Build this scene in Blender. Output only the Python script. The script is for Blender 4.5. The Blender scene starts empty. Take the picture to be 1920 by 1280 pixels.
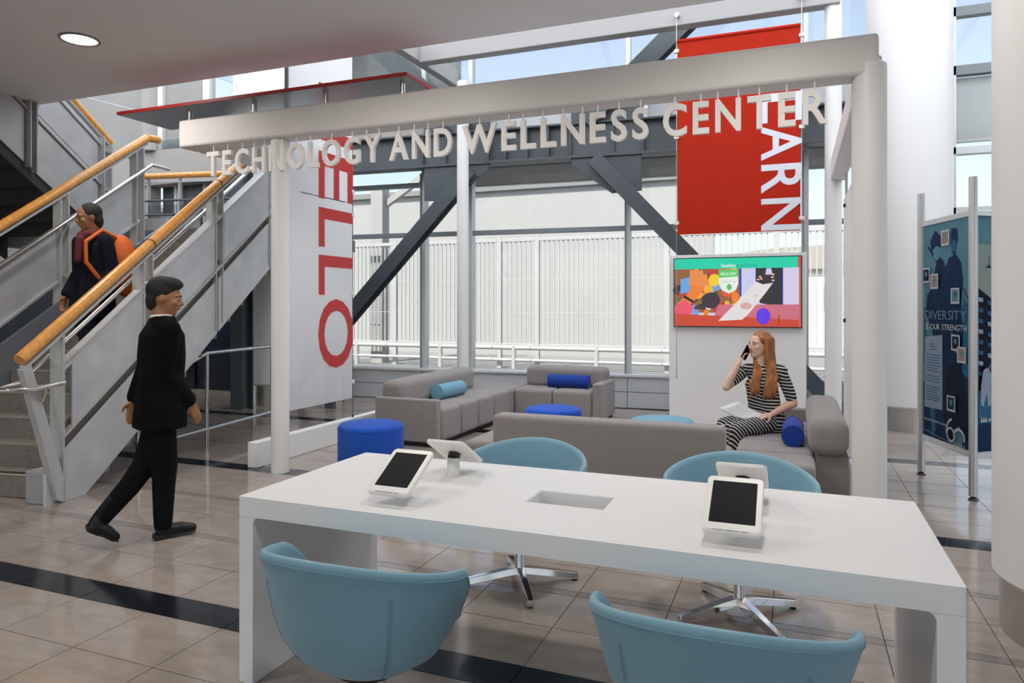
import bpy, math, random
from mathutils import Vector, Matrix
random.seed(7)
scene = bpy.context.scene
col = scene.collection
PI = math.pi
rad = math.radians

# ------------------------------------------------------------------ camera
CAMH = 1.5
YAW = rad(21.7)
cam = bpy.data.cameras.new('camera')
cam_o = bpy.data.objects.new('camera', cam)
col.objects.link(cam_o)
cam_o.location = (0, 0, CAMH)
cam_o.rotation_euler = (PI / 2, 0, YAW)
cam.sensor_width = 36
cam.lens = 25.0
cam.shift_y = -68 / 1920
cam.clip_end = 500
scene.camera = cam_o

# ------------------------------------------------------------------ sky, sun, exposure
world = bpy.data.worlds.new('sky')
scene.world = world
world.use_nodes = True
wn = world.node_tree
wn.nodes.clear()
w_out = wn.nodes.new('ShaderNodeOutputWorld')
w_bg = wn.nodes.new('ShaderNodeBackground')
w_sky = wn.nodes.new('ShaderNodeTexSky')
w_sky.sky_type = 'NISHITA'
w_sky.sun_disc = False
w_sky.sun_elevation = rad(55)
w_sky.sun_rotation = rad(200)
w_sky.air_density = 1.0
w_sky.dust_density = 2.0
w_sky.ozone_density = 1.0
w_hs = wn.nodes.new('ShaderNodeHueSaturation')
w_hs.inputs['Saturation'].default_value = 0.66
wn.links.new(w_sky.outputs[0], w_hs.inputs['Color'])
wn.links.new(w_hs.outputs[0], w_bg.inputs[0])
w_bg.inputs[1].default_value = SKY_STRENGTH = 0.235
wn.links.new(w_bg.outputs[0], w_out.inputs[0])

sun = bpy.data.lights.new('sun', 'SUN')
sun_o = bpy.data.objects.new('sun', sun)
col.objects.link(sun_o)
sun.energy = 7.1
sun.angle = rad(0.6)
sun.color = (1.0, 0.96, 0.9)
sun_o.rotation_euler = (rad(35), 0, rad(-14))     # comes over the building from behind the camera

vs = scene.view_settings
vs.view_transform = 'Standard'
vs.look = 'None'
vs.exposure = 0.14
vs.gamma = 1.0
vs.use_curve_mapping = False

# ------------------------------------------------------------------ materials
MATS = {}
def mat(name, color, rough=0.5, metal=0.0, var=0.0, vscale=8.0, bump=0.0, bscale=60.0, spec=0.5, coat=0.0, alpha=None, emit=None, estr=0.0, sheen=0.0, stretch=None, aniso=0.0):
    m = bpy.data.materials.new(name)
    m.use_nodes = True
    nt = m.node_tree
    b = nt.nodes['Principled BSDF']
    c = (color[0], color[1], color[2], 1)
    b.inputs['Base Color'].default_value = c
    b.inputs['Roughness'].default_value = rough
    b.inputs['Metallic'].default_value = metal
    b.inputs['Specular IOR Level'].default_value = spec
    b.inputs['Coat Weight'].default_value = coat
    b.inputs['Sheen Weight'].default_value = sheen
    if aniso: b.inputs['Anisotropic'].default_value = aniso
    tc = nt.nodes.new('ShaderNodeTexCoord')
    vec = tc.outputs['Object']
    if stretch:
        mp = nt.nodes.new('ShaderNodeMapping'); mp.inputs['Scale'].default_value = stretch
        nt.links.new(vec, mp.inputs[0]); vec = mp.outputs[0]
    if var > 0:
        n = nt.nodes.new('ShaderNodeTexNoise'); n.inputs['Scale'].default_value = vscale
        n.inputs['Detail'].default_value = 5
        nt.links.new(vec, n.inputs['Vector'])
        r = nt.nodes.new('ShaderNodeMapRange')
        r.inputs['From Min'].default_value = 0.3; r.inputs['From Max'].default_value = 0.7
        r.inputs['To Min'].default_value = 1 - var; r.inputs['To Max'].default_value = 1 + var
        nt.links.new(n.outputs['Fac'], r.inputs['Value'])
        mx = nt.nodes.new('ShaderNodeVectorMath'); mx.operation = 'SCALE'
        mx.inputs[0].default_value = color[:3]
        nt.links.new(r.outputs[0], mx.inputs['Scale'])
        nt.links.new(mx.outputs[0], b.inputs['Base Color'])
    if bump > 0:
        n2 = nt.nodes.new('ShaderNodeTexNoise'); n2.inputs['Scale'].default_value = bscale
        n2.inputs['Detail'].default_value = 4
        nt.links.new(vec, n2.inputs['Vector'])
        bp = nt.nodes.new('ShaderNodeBump'); bp.inputs['Strength'].default_value = bump
        bp.inputs['Distance'].default_value = 0.01
        nt.links.new(n2.outputs['Fac'], bp.inputs['Height'])
        nt.links.new(bp.outputs[0], b.inputs['Normal'])
    if emit is not None:
        b.inputs['Emission Color'].default_value = (emit[0], emit[1], emit[2], 1)
        b.inputs['Emission Strength'].default_value = estr
    if alpha is not None: b.inputs['Alpha'].default_value = alpha
    MATS[name] = m
    return m

def srgb(r, g, b):
    f = lambda c: (c / 255 / 12.92) if c / 255 <= 0.04045 else ((c / 255 + 0.055) / 1.055) ** 2.4
    return (f(r), f(g), f(b))

def glass_mat(name, tint=(0.96, 0.98, 0.98), refl=0.06):
    m = bpy.data.materials.new(name); m.use_nodes = True
    nt = m.node_tree; nt.nodes.clear()
    o = nt.nodes.new('ShaderNodeOutputMaterial')
    t = nt.nodes.new('ShaderNodeBsdfTransparent'); t.inputs[0].default_value = (*tint, 1)
    g = nt.nodes.new('ShaderNodeBsdfGlossy'); g.inputs['Roughness'].default_value = 0.02
    fr = nt.nodes.new('ShaderNodeFresnel'); fr.inputs[0].default_value = 1.3
    mx = nt.nodes.new('ShaderNodeMixShader')
    nt.links.new(fr.outputs[0], mx.inputs[0]); nt.links.new(t.outputs[0], mx.inputs[1]); nt.links.new(g.outputs[0], mx.inputs[2])
    nt.links.new(mx.outputs[0], o.inputs[0])
    MATS[name] = m
    return m

def random_tile_mat(name, color, var, rough, spec=0.5, vein=0.1):
    """polished stone: every piece a little different, with cloudy veining"""
    m = bpy.data.materials.new(name); m.use_nodes = True
    nt = m.node_tree; b = nt.nodes['Principled BSDF']
    oi = nt.nodes.new('ShaderNodeObjectInfo')
    geo = nt.nodes.new('ShaderNodeNewGeometry')
    r = nt.nodes.new('ShaderNodeMapRange'); r.inputs['To Min'].default_value = 1 - var; r.inputs['To Max'].default_value = 1 + var
    nt.links.new(geo.outputs['Random Per Island'], r.inputs['Value'])
    add = nt.nodes.new('ShaderNodeMath'); add.operation = 'ADD'
    r2 = nt.nodes.new('ShaderNodeMapRange'); r2.inputs['To Min'].default_value = -var; r2.inputs['To Max'].default_value = var
    nt.links.new(oi.outputs['Random'], r2.inputs['Value'])
    nt.links.new(r.outputs[0], add.inputs[0]); nt.links.new(r2.outputs[0], add.inputs[1])
    n = nt.nodes.new('ShaderNodeTexNoise'); n.inputs['Scale'].default_value = 5; n.inputs['Detail'].default_value = 9; n.inputs['Roughness'].default_value = 0.65
    mp = nt.nodes.new('ShaderNodeMapping'); mp.inputs['Scale'].default_value = (1, 2.2, 1)
    nt.links.new(geo.outputs['Position'], mp.inputs[0]); nt.links.new(mp.outputs[0], n.inputs['Vector'])
    r3 = nt.nodes.new('ShaderNodeMapRange'); r3.inputs['From Min'].default_value = 0.3; r3.inputs['From Max'].default_value = 0.7
    r3.inputs['To Min'].default_value = 1 - vein; r3.inputs['To Max'].default_value = 1 + vein
    nt.links.new(n.outputs['Fac'], r3.inputs['Value'])
    mu = nt.nodes.new('ShaderNodeMath'); mu.operation = 'MULTIPLY'
    nt.links.new(add.outputs[0], mu.inputs[0]); nt.links.new(r3.outputs[0], mu.inputs[1])
    sc = nt.nodes.new('ShaderNodeVectorMath'); sc.operation = 'SCALE'; sc.inputs[0].default_value = color
    nt.links.new(mu.outputs[0], sc.inputs['Scale']); nt.links.new(sc.outputs[0], b.inputs['Base Color'])
    b.inputs['Roughness'].default_value = rough; b.inputs['Specular IOR Level'].default_value = spec
    MATS[name] = m
    return m

random_tile_mat('tile_beige', (0.36, 0.305, 0.262), 0.045, 0.09, 0.8, 0.16)
random_tile_mat('tile_strip', (0.27, 0.235, 0.21), 0.03, 0.10, 0.8, 0.12)
random_tile_mat('tile_dark', (0.012, 0.014, 0.018), 0.1, 0.12, 0.6, 0.2)
mat('grout', (0.10, 0.075, 0.06), 0.8, var=0.1)
mat('soffit', (0.87, 0.87, 0.875), 0.62, var=0.02, vscale=1.5)
mat('wall_white', (0.72, 0.71, 0.69), 0.7, var=0.02, vscale=2)
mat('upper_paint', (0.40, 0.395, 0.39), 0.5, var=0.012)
mat('wall_grey', (0.34, 0.335, 0.32), 0.75, var=0.03, vscale=3)
mat('spandrel', (0.40, 0.38, 0.355), 0.7, var=0.02)
mat('white_paint', (0.80, 0.785, 0.765), 0.42, var=0.012, vscale=3)
mat('beam_paint', (0.74, 0.71, 0.685), 0.45, var=0.012, vscale=3)
mat('column_white', (0.80, 0.79, 0.775), 0.38, var=0.01, vscale=2)
mat('steel_dark', (0.072, 0.088, 0.098), 0.45, var=0.06, vscale=5)
mat('mullion', (0.62, 0.64, 0.65), 0.35, metal=0.3, var=0.02)
mat('mullion_grey', (0.22, 0.25, 0.265), 0.4, var=0.03)
mat('sill_grey', (0.54, 0.555, 0.575), 0.4, var=0.03, vscale=2)
mat('sill_cap', (0.7, 0.71, 0.72), 0.35)
mat('stainless', (0.62, 0.60, 0.58), 0.22, metal=1.0, var=0.06, vscale=20, stretch=(1, 1, 0.1))
mat('brushed', (0.50, 0.47, 0.44), 0.34, metal=0.9, var=0.08, vscale=12, stretch=(1, 1, 0.15))
mat('chrome', (0.75, 0.75, 0.76), 0.08, metal=1.0, var=0.03)
mat('alu', (0.63, 0.62, 0.61), 0.3, metal=0.85, var=0.03, vscale=30, stretch=(1, 1, 0.05))
mat('stair_panel', (0.54, 0.545, 0.555), 0.38, metal=0.3, var=0.10, vscale=4)
mat('stair_frame', (0.50, 0.50, 0.50), 0.42, metal=0.25, var=0.04)
mat('stringer_blue', (0.20, 0.215, 0.245), 0.45, metal=0.2, var=0.05)
mat('concrete_step', (0.215, 0.19, 0.165), 0.8, var=0.16, vscale=30, bump=0.15, bscale=120)
mat('nosing', (0.42, 0.36, 0.22), 0.7, var=0.1)
mat('nosing_black', (0.02, 0.02, 0.02), 0.8, var=0.2)
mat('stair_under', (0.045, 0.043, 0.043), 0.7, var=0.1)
mat('wood', (0.74, 0.33, 0.065), 0.32, var=0.16, vscale=18, stretch=(1, 1, 1), coat=0.4)
mat('wood_joint', (0.12, 0.05, 0.02), 0.6, var=0.1)
mat('corian', (0.80, 0.795, 0.79), 0.38, var=0.01, vscale=3)
mat('chair_blue', (0.195, 0.365, 0.455), 0.52, var=0.03, vscale=10, bump=0.05, bscale=400, sheen=0.15)
mat('chair_seam', (0.17, 0.31, 0.40), 0.7, var=0.05)
mat('sofa_grey', (0.255, 0.228, 0.215), 0.85, var=0.05, vscale=30, bump=0.08, bscale=500, sheen=0.25)
mat('sofa_seam', (0.09, 0.08, 0.075), 0.9, var=0.1)
mat('black_base', (0.008, 0.008, 0.008), 0.6, var=0.1)
mat('felt_blue', (0.016, 0.085, 0.46), 0.9, var=0.10, vscale=60, bump=0.1, bscale=300, sheen=0.1, spec=0.2)
mat('felt_light', (0.17, 0.36, 0.46), 0.85, var=0.05, vscale=60, bump=0.06, bscale=300, sheen=0.08, spec=0.25)
mat('bolster_blue', (0.012, 0.045, 0.30), 0.8, var=0.08, vscale=60, sheen=0.08, spec=0.25)
mat('red_paint', (0.46, 0.022, 0.016), 0.42, var=0.03)
mat('red_banner', (0.43, 0.020, 0.006), 0.75, var=0.03, spec=0.15)
mat('panel_under', (0.30, 0.31, 0.32), 0.32, metal=0.55, var=0.06, vscale=3)
mat('letter_paint', (0.88, 0.85, 0.82), 0.45, var=0.01)
mat('print_white', (0.72, 0.74, 0.80), 0.5, var=0.02)
mat('print_red', (0.50, 0.03, 0.028), 0.5, var=0.03)
mat('plastic_white', (0.78, 0.76, 0.72), 0.35, var=0.01)
mat('plastic_black', (0.01, 0.01, 0.01), 0.4, var=0.1)
mat('screen_black', (0.004, 0.004, 0.006), 0.5, var=0.2, spec=0.1)
mat('text_dark', (0.05, 0.045, 0.04), 0.6, var=0.05)
mat('lamp_lens', (0.9, 0.9, 0.88), 0.3, emit=(1, 0.95, 0.88), estr=1.3)
mat('lamp_trim', (0.22, 0.20, 0.19), 0.4, var=0.05)
mat('door_dark', (0.012, 0.017, 0.028), 0.18, var=0.3, vscale=1.5)
mat('door_frame', (0.03, 0.035, 0.045), 0.35, var=0.1)
mat('opening_dark', (0.10, 0.105, 0.11), 0.25, var=0.1)
mat('ext_white', (0.345, 0.34, 0.33), 0.8, var=0.015, vscale=1)
mat('ext_grey', (0.2, 0.2, 0.2), 0.8, var=0.03)
mat('fence_white', (0.42, 0.42, 0.415), 0.6, var=0.02)
mat('ground', (0.20, 0.197, 0.19), 0.9, var=0.06, vscale=2)
mat('house_cream', (0.66, 0.60, 0.52), 0.85, var=0.03)
mat('house_roof', (0.34, 0.30, 0.28), 0.85, var=0.08)
mat('house_window', (0.10, 0.11, 0.13), 0.3, var=0.1)
mat('hill', (0.20, 0.20, 0.16), 0.95, var=0.2, vscale=0.6)
mat('blind', (0.72, 0.71, 0.70), 0.8, var=0.01)
glass_mat('glass')
def frosted():
    m = bpy.data.materials.new('frosted_glass'); m.use_nodes = True
    nt = m.node_tree; nt.nodes.clear()
    o = nt.nodes.new('ShaderNodeOutputMaterial'); t = nt.nodes.new('ShaderNodeBsdfTranslucent'); t.inputs[0].default_value = (0.88, 0.92, 0.96, 1)
    nt.links.new(t.outputs[0], o.inputs[0]); MATS['frosted_glass'] = m
frosted()
glass_mat('glass_rail', (0.80, 0.85, 0.86))

# ------------------------------------------------------------------ mesh helpers
class MB:
    def __init__(s, xf=None):
        s.v = []; s.f = []; s.xf = xf
    def add(s, vs_, fs):
        o = len(s.v)
        for p in vs_:
            s.v.append(tuple(s.xf(*p)) if s.xf else tuple(p))
        for f in fs: s.f.append(tuple(o + i for i in f))
        return s
    def box(s, x0, x1, y0, y1, z0, z1):
        return s.add([(x0, y0, z0), (x1, y0, z0), (x1, y1, z0), (x0, y1, z0), (x0, y0, z1), (x1, y0, z1), (x1, y1, z1), (x0, y1, z1)],
                     [(0, 3, 2, 1), (4, 5, 6, 7), (0, 1, 5, 4), (1, 2, 6, 5), (2, 3, 7, 6), (3, 0, 4, 7)])
    def prism(s, poly, vec):
        n = len(poly); vec = Vector(vec)
        a = [Vector(p) for p in poly]; b = [p + vec for p in a]
        fs = [tuple(range(n))[::-1], tuple(range(n, 2 * n))]
        fs += [(i, (i + 1) % n, n + (i + 1) % n, n + i) for i in range(n)]
        return s.add([tuple(p) for p in a + b], fs)
    def tube(s, pts, r, n=12, caps=True):
        pts = [Vector(p) for p in pts]
        rs = r if isinstance(r, (list, tuple)) else [r] * len(pts)
        vs_ = []; fs = []
        prev = None
        for i, p in enumerate(pts):
            d = (pts[min(i + 1, len(pts) - 1)] - pts[max(i - 1, 0)]).normalized()
            if prev is None:
                ref = Vector((0, 0, 1)) if abs(d.z) < 0.9 else Vector((1, 0, 0))
                u = d.cross(ref).normalized()
            else:
                u = (prev - d * prev.dot(d)).normalized()
            prev = u
            w = d.cross(u)
            for k in range(n):
                a = 2 * PI * k / n
                vs_.append(tuple(p + (u * math.cos(a) + w * math.sin(a)) * rs[i]))
        for i in range(len(pts) - 1):
            for k in range(n):
                fs.append((i * n + k, i * n + (k + 1) % n, (i + 1) * n + (k + 1) % n, (i + 1) * n + k))
        if caps:
            fs.append(tuple(range(n))[::-1]); e = (len(pts) - 1) * n
            fs.append(tuple(e + k for k in range(n)))
        return s.add(vs_, fs)
    def cyl(s, p0, p1, r0, r1=None, n=24):
        return s.tube([p0, p1], [r0, r0 if r1 is None else r1], n)
    def lathe(s, prof, c=(0, 0, 0), n=32):
        vs_ = []; fs = []
        for (r, z) in prof:
            for k in range(n):
                a = 2 * PI * k / n
                vs_.append((c[0] + r * math.cos(a), c[1] + r * math.sin(a), c[2] + z))
        m = len(prof)
        for i in range(m - 1):
            for k in range(n):
                fs.append((i * n + k, i * n + (k + 1) % n, (i + 1) * n + (k + 1) % n, (i + 1) * n + k))
        fs.append(tuple(range(n))[::-1]); fs.append(tuple((m - 1) * n + k for k in range(n)))
        return s.add(vs_, fs)
    def ell(s, c, rx, ry, rz, n=16, m=10, rot=None):
        vs_ = []; fs = []
        R = rot or Matrix.Identity(3)
        for i in range(m + 1):
            t = PI * i / m
            for k in range(n):
                a = 2 * PI * k / n
                p = R @ Vector((rx * math.sin(t) * math.cos(a), ry * math.sin(t) * math.sin(a), rz * math.cos(t)))
                vs_.append((c[0] + p.x, c[1] + p.y, c[2] + p.z))
        for i in range(m):
            for k in range(n):
                fs.append((i * n + k, (i + 1) * n + k, (i + 1) * n + (k + 1) % n, i * n + (k + 1) % n))
        return s.add(vs_, fs)
    def mesh(s, name, m, smooth=True, ang=35):
        me = bpy.data.meshes.new(name)
        me.from_pydata(s.v, [], s.f)
        me.validate()
        if m: me.materials.append(MATS[m])
        if smooth and len(me.polygons):
            me.polygons.foreach_set('use_smooth', [True] * len(me.polygons))
            me.set_sharp_from_angle(angle=rad(ang))
        return me
    def build(s, name, m, parent=None, bevel=0.0, seg=2, smooth=True, ang=35):
        o = bpy.data.objects.new(name, s.mesh(name, m, smooth, ang))
        col.objects.link(o)
        if parent is not None:
            o.parent = parent
            o.location = -wloc(parent)
        if bevel > 0:
            b = o.modifiers.new('bevel', 'BEVEL'); b.width = bevel; b.segments = seg
            b.limit_method = 'ANGLE'; b.angle_limit = rad(30); b.harden_normals = False
        return o

def wloc(o):
    v = Vector((0, 0, 0))
    while o is not None:
        v += Vector(o.location); o = o.parent
    return v

def tag(o, label=None, cat=None, group=None, kind=None):
    if label: o['label'] = label
    if cat: o['category'] = cat
    if group: o['group'] = group
    if kind: o['kind'] = kind
    return o

def thing(name, label, cat, loc=(0, 0, 0), group=None):
    o = bpy.data.objects.new(name, None)
    o.empty_display_size = 0.1
    col.objects.link(o)
    o.location = loc
    return tag(o, label, cat, group)

def struct(o, label=None):
    return tag(o, label, None, None, 'structure')

def dup(root, loc, rotz=0.0, label=None, group=None):
    def cp(o, par):
        c = o.copy(); col.objects.link(c); c.parent = par
        for ch in list(o.children): cp(ch, c)
        return c
    r = cp(root, None)
    r.location = loc; r.rotation_euler = (0, 0, rotz)
    if label: r['label'] = label
    if group: r['group'] = group
    return r

def glyph(ch, bold=0.0, depth=0.0):
    """outline of one character as a mesh in the XZ plane (x right, z up, cap height 1), extruded along y"""
    cu = bpy.data.curves.new('glyph', 'FONT')
    cu.body = ch; cu.size = 1.0; cu.offset = bold; cu.extrude = depth; cu.resolution_u = 4
    o = bpy.data.objects.new('glyph', cu); col.objects.link(o)
    dg = bpy.context.evaluated_depsgraph_get()
    me = bpy.data.meshes.new_from_object(o.evaluated_get(dg))
    vs_ = [(v.co.x, v.co.y, v.co.z) for v in me.vertices]
    fs = [tuple(p.vertices) for p in me.polygons]
    bpy.data.objects.remove(o); bpy.data.curves.remove(cu); bpy.data.meshes.remove(me)
    return vs_, fs
_gc = {}
def glyph_c(ch, bold=0.0, depth=0.0):
    k = (ch, bold, depth)
    if k not in _gc: _gc[k] = glyph(ch, bold, depth)
    return _gc[k]
CAP = max(v[1] for v in glyph_c('H')[0])

def letters(word, x0, x1, cap, bold, depth, gapk=0.12):
    """[(char, verts, faces)] laid out from x0 to x1, cap height `cap`; x right, y up, z out"""
    k = cap / CAP
    items = []
    for ch in word:
        if ch == ' ': items.append(None); continue
        v, f = glyph_c(ch, bold, depth)
        a = min(p[0] for p in v); b = max(p[0] for p in v)
        items.append((ch, v, f, a, b))
    wsum = sum((it[4] - it[3]) if it else 0.28 for it in items) * k
    n = len(items)
    gap = gapk * cap
    sx = (x1 - x0 - gap * (n - 1)) / wsum
    out = []; x = x0
    for it in items:
        if it is None:
            x += 0.28 * k * sx + gap; continue
        ch, v, f, a, b = it
        out.append((ch, [(x + (p[0] - a) * k * sx, p[1] * k, p[2]) for p in v], f))
        x += (b - a) * k * sx + gap
    return out

def flat_text(name, word, x0, x1, cap, xf, m, parent, bold=0.0, gapk=0.12):
    mb = MB(xf)
    for ch, v, f in letters(word, x0, x1, cap, bold, 0.0, gapk): mb.add(v, f)
    return mb.build(name, m, parent, smooth=False)

# ------------------------------------------------------------------ floor
def project(x, y, z):
    d = -x * math.sin(YAW) + y * math.cos(YAW)
    r = x * math.cos(YAW) + y * math.sin(YAW)
    if d < 0.05: return None
    f = 1920 * 25.0 / 36
    return 960 + f * r / d, 572 - f * (z - CAMH) / d, d

fl = struct(MB().box(-16, 9, -8, 13.2, -0.25, -0.006).build('floor', 'grout', smooth=False))
PX_, X0_ = 0.4735, -1.049
period = [('d', 0.195), ('b', 0.378), ('b', 0.378), ('s', 0.065), ('b', 0.347), ('b', 0.347), ('s', 0.065), ('b', 0.382), ('b', 0.383)]
rows = []
y = 2.57 - 2.54 * 4
while y < 13:
    for k, h in period:
        rows.append((k, y, y + h)); y += h
kinds = {'d': 'tile_dark', 'b': 'tile_beige', 's': 'tile_strip'}
pieces = []
for (k, ya, yb) in rows:
    if yb < 0.9 or ya > 12.9: continue
    for i in range(-26, 18):
        xa = X0_ + i * PX_; xb = xa + PX_
        if xb < -15 or xa > 8.5: continue
        pj = [project(px, py, 0) for px, py in ((xa, ya), (xb, ya), (xb, yb), (xa, yb))]
        area = 0.0
        if all(pj) and max(p[0] for p in pj) > 0 and min(p[0] for p in pj) < 1920 and min(p[1] for p in pj) < 1280:
            for j in range(4):
                p, q = pj[j], pj[(j + 1) % 4]
                area += p[0] * q[1] - q[0] * p[1]
            area = abs(area) / 2
        pieces.append((area, k, xa, xb, ya, yb))
pieces.sort(key=lambda t: -t[0])
tile_mesh = {}
rest = {}
G_ = 0.0022
for n, (area, k, xa, xb, ya, yb) in enumerate(pieces):
    cx, cy = (xa + xb) / 2, (ya + yb) / 2
    hx, hy = (xb - xa) / 2 - G_, (yb - ya) / 2 - G_
    if n < 300 and area > 60:
        key = (k, round(hy, 4))
        if key not in tile_mesh:
            tile_mesh[key] = MB().box(-hx, hx, -hy, hy, -0.008, 0).mesh('floor_tile', kinds[k], smooth=False)
        o = bpy.data.objects.new('floor_tile', tile_mesh[key]); col.objects.link(o)
        o.parent = fl; o.location = (cx, cy, 0)
    else:
        rest.setdefault(k, MB()).box(cx - hx, cx + hx, cy - hy, cy + hy, -0.008, 0)
for k in rest:
    tag(rest[k].build('far_floor_tile', kinds[k], fl, smooth=False), kind='stuff')

# ------------------------------------------------------------------ soffit and the building above it
ZS, YS = 3.75, 5.46
so = struct(MB().box(-16, 8.5, -8, YS, ZS, ZS + 0.35).build('ceiling', 'soffit', smooth=False))
struct(MB().box(-16, 8.5, YS - 0.1, YS, ZS + 0.35, 5.0).build('wall_upper', 'wall_white', smooth=False))
# unseen glazing behind the camera, added to let in frontal daylight
wfr = struct(MB().box(-16, 9, -8.3, -8, 4.1, 6.7).build('wall_front', 'wall_white', smooth=False))
wf0 = bpy.data.objects.new('window_added', None); col.objects.link(wf0); wf0.location = (-4, -8.1, 0); struct(wf0)
for x in range(-16, 10, 2):
    MB().box(x - 0.04, x + 0.04, -8.2, -8.05, 0, 4.1).build('mullion', 'mullion', wf0)
MB().box(-16, 9, -8.13, -8.12, 0, 4.1).build('pane', 'glass', wf0, smooth=False)
struct(MB().box(-60, 60, -60, -8.3, -0.3, -0.02).build('ground_street', 'ground', smooth=False))
struct(MB().box(-16.3, -16, -8, 12, 0, 6.7).build('wall_left', 'wall_grey', smooth=False))

def downlight(x, y, label):
    t = thing('downlight', label, 'ceiling light', (x, y, ZS), 'round recessed downlights in the soffit')
    MB().lathe([(0.155, 0.0), (0.155, -0.012), (0.137, -0.012), (0.137, 0.0)], (x, y, ZS), 40).build('trim_ring', 'lamp_trim', t)
    MB().lathe([(0.137, -0.001), (0.136, -0.006), (0.03, -0.007)], (x, y, ZS), 40).build('lens', 'lamp_lens', t)
    l = bpy.data.lights.new('downlight_lamp', 'SPOT'); l.energy = 108; l.spot_size = rad(165); l.spot_blend = 0.6
    l.shadow_soft_size = 0.14; l.color = (1, 0.96, 0.92)
    lo = bpy.data.objects.new('downlight_lamp', l); col.objects.link(lo); lo.parent = t; lo.location = (0, 0, -0.03)
    return t
downlight(-5.62, 4.235, 'round recessed downlight in the grey soffit, upper left')
for (dx, dy, lb) in ((-2.9, 3.6, 'added unseen soffit downlight above the left end of the white table'), (-0.2, 3.6, 'added unseen soffit downlight above the right rear tub chair'), (-5.62, 1.0, 'added unseen soffit downlight above the open floor left of the table'), (-2.9, 1.0, 'added unseen soffit downlight in front of the left foreground chair'), (-0.2, 1.0, 'added unseen soffit downlight in front of the right foreground chair')):
    downlight(dx, dy, lb)  # unseen lamps, added to brighten the beam, table, chairs and floor

# ------------------------------------------------------------------ curtain wall at the back (its own grid, turned 4.2 degrees)
TH = rad(4.2)
def BW(a, b, z):
    return (-1.66 + a * math.cos(TH) - b * math.sin(TH), 10.38 + a * math.sin(TH) + b * math.cos(TH), z)
sill = struct(MB(BW).box(-5.9, 3.0, -0.10, 0.16, 0, 0.42).build('wall_back', 'sill_grey', smooth=False))
edges_a = [-5.9, -3.87, -0.61, 1.8, 3.0]
for i in range(4):
    for (z0, z1) in ((0.01, 0.235), (0.245, 0.46)):
        MB(BW).box(edges_a[i] + 0.006, edges_a[i + 1] - 0.006, -0.13, -0.10, z0, z1).build('panel', 'sill_grey', sill, 0.003)
MB(BW).box(-5.9, 3.0, -0.16, 0.2, 0.46, 0.50).build('sill_cap', 'sill_cap', sill, 0.006)

cw = bpy.data.objects.new('window_1', None); col.objects.link(cw); cw.location = BW(0, 0, 0); struct(cw)
mull_a = [-5.85, -3.87, -3.07, -0.61, 1.8, 2.95]
for a in mull_a:
    MB(BW).box(a - 0.033, a + 0.033, -0.07, 0.08, 0.5, 6.6).build('mullion', 'mullion', cw, 0.004)
    MB(BW).box(a - 0.045, a - 0.030, -0.10, 0.05, 0.5, 3.6).build('mullion_shade', 'mullion_grey', cw)  # grey strip puts the mullion's shaded left side into the colour
for i in range(len(mull_a) - 1):
    a0, a1 = mull_a[i] + 0.033, mull_a[i + 1] - 0.033
    for z in ((2.63, 3.43) if i == 0 else (2.63,)):
        MB(BW).box(a0, a1, -0.05, 0.06, z - 0.035, z + 0.035).build('transom', 'mullion_grey', cw, 0.004)
    zz = [0.5, 2.60, 4.9, 6.6]
    for j in range(3):
        MB(BW).box(a0, a1, -0.006, 0.006, zz[j] + 0.03, zz[j + 1] - 0.03).build('pane', 'glass', cw, smooth=False)
# slab edge behind the girder and the canopy slab outside
MB(BW).box(-5.9, -3.72, -0.30, -0.16, 4.14, 4.47).build('slab_edge', 'spandrel', sill, 0.004)
MB(BW).box(-3.66, -1.4, -0.30, -0.16, 4.14, 4.62).build('slab_edge', 'sill_grey', sill, 0.004)
MB(BW).box(-0.3, 3.0, -0.30, -0.16, 4.14, 4.75).build('slab_edge', 'sill_grey', sill, 0.004)

tr = thing('steel_truss', 'dark grey steel truss girder with diagonal braces in front of the window wall', 'truss', BW(-2, -0.4, 0))
def pl(name, a0, a1, b0, b1, z0, z1): return MB(BW).box(a0, a1, b0, b1, z0, z1).build(name, 'steel_dark', tr, 0.004)
pl('girder_web', -5.9, 2.35, -0.42, -0.39, 3.64, 4.08)
pl('flange', -5.9, 2.35, -0.53, -0.28, 4.08, 4.11)
pl('flange', -5.9, 2.35, -0.53, -0.28, 3.60, 3.64)
for a in (-3.68, -3.30, -2.62, -2.35, -2.02, -1.7, -1.37, -0.75, -0.34):
    pl('stiffener', a - 0.012, a + 0.012, -0.52, -0.42, 3.64, 4.08)
for (a0, a1, zt) in ((-3.68, -2.62, 4.42), (-1.37, -0.34, 4.42)):
    pl('node_box', a0, a1, -0.47, -0.42, 3.64, zt)
def gp(pts, name='gusset_plate', b0=-0.50, th=0.05):
    return MB().prism([BW(a, b0, z) for a, z in pts], Vector(BW(0, th, 0)) - Vector(BW(0, 0, 0))).build(name, 'steel_dark', tr, 0.004)
gp([(-3.66, 3.6), (-3.66, 3.1), (-3.35, 3.08), (-2.62, 3.5), (-2.60, 3.6)])
gp([(-1.38, 3.6), (-1.34, 3.5), (-0.78, 3.08), (-0.36, 3.10), (-0.36, 3.6)])
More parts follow.
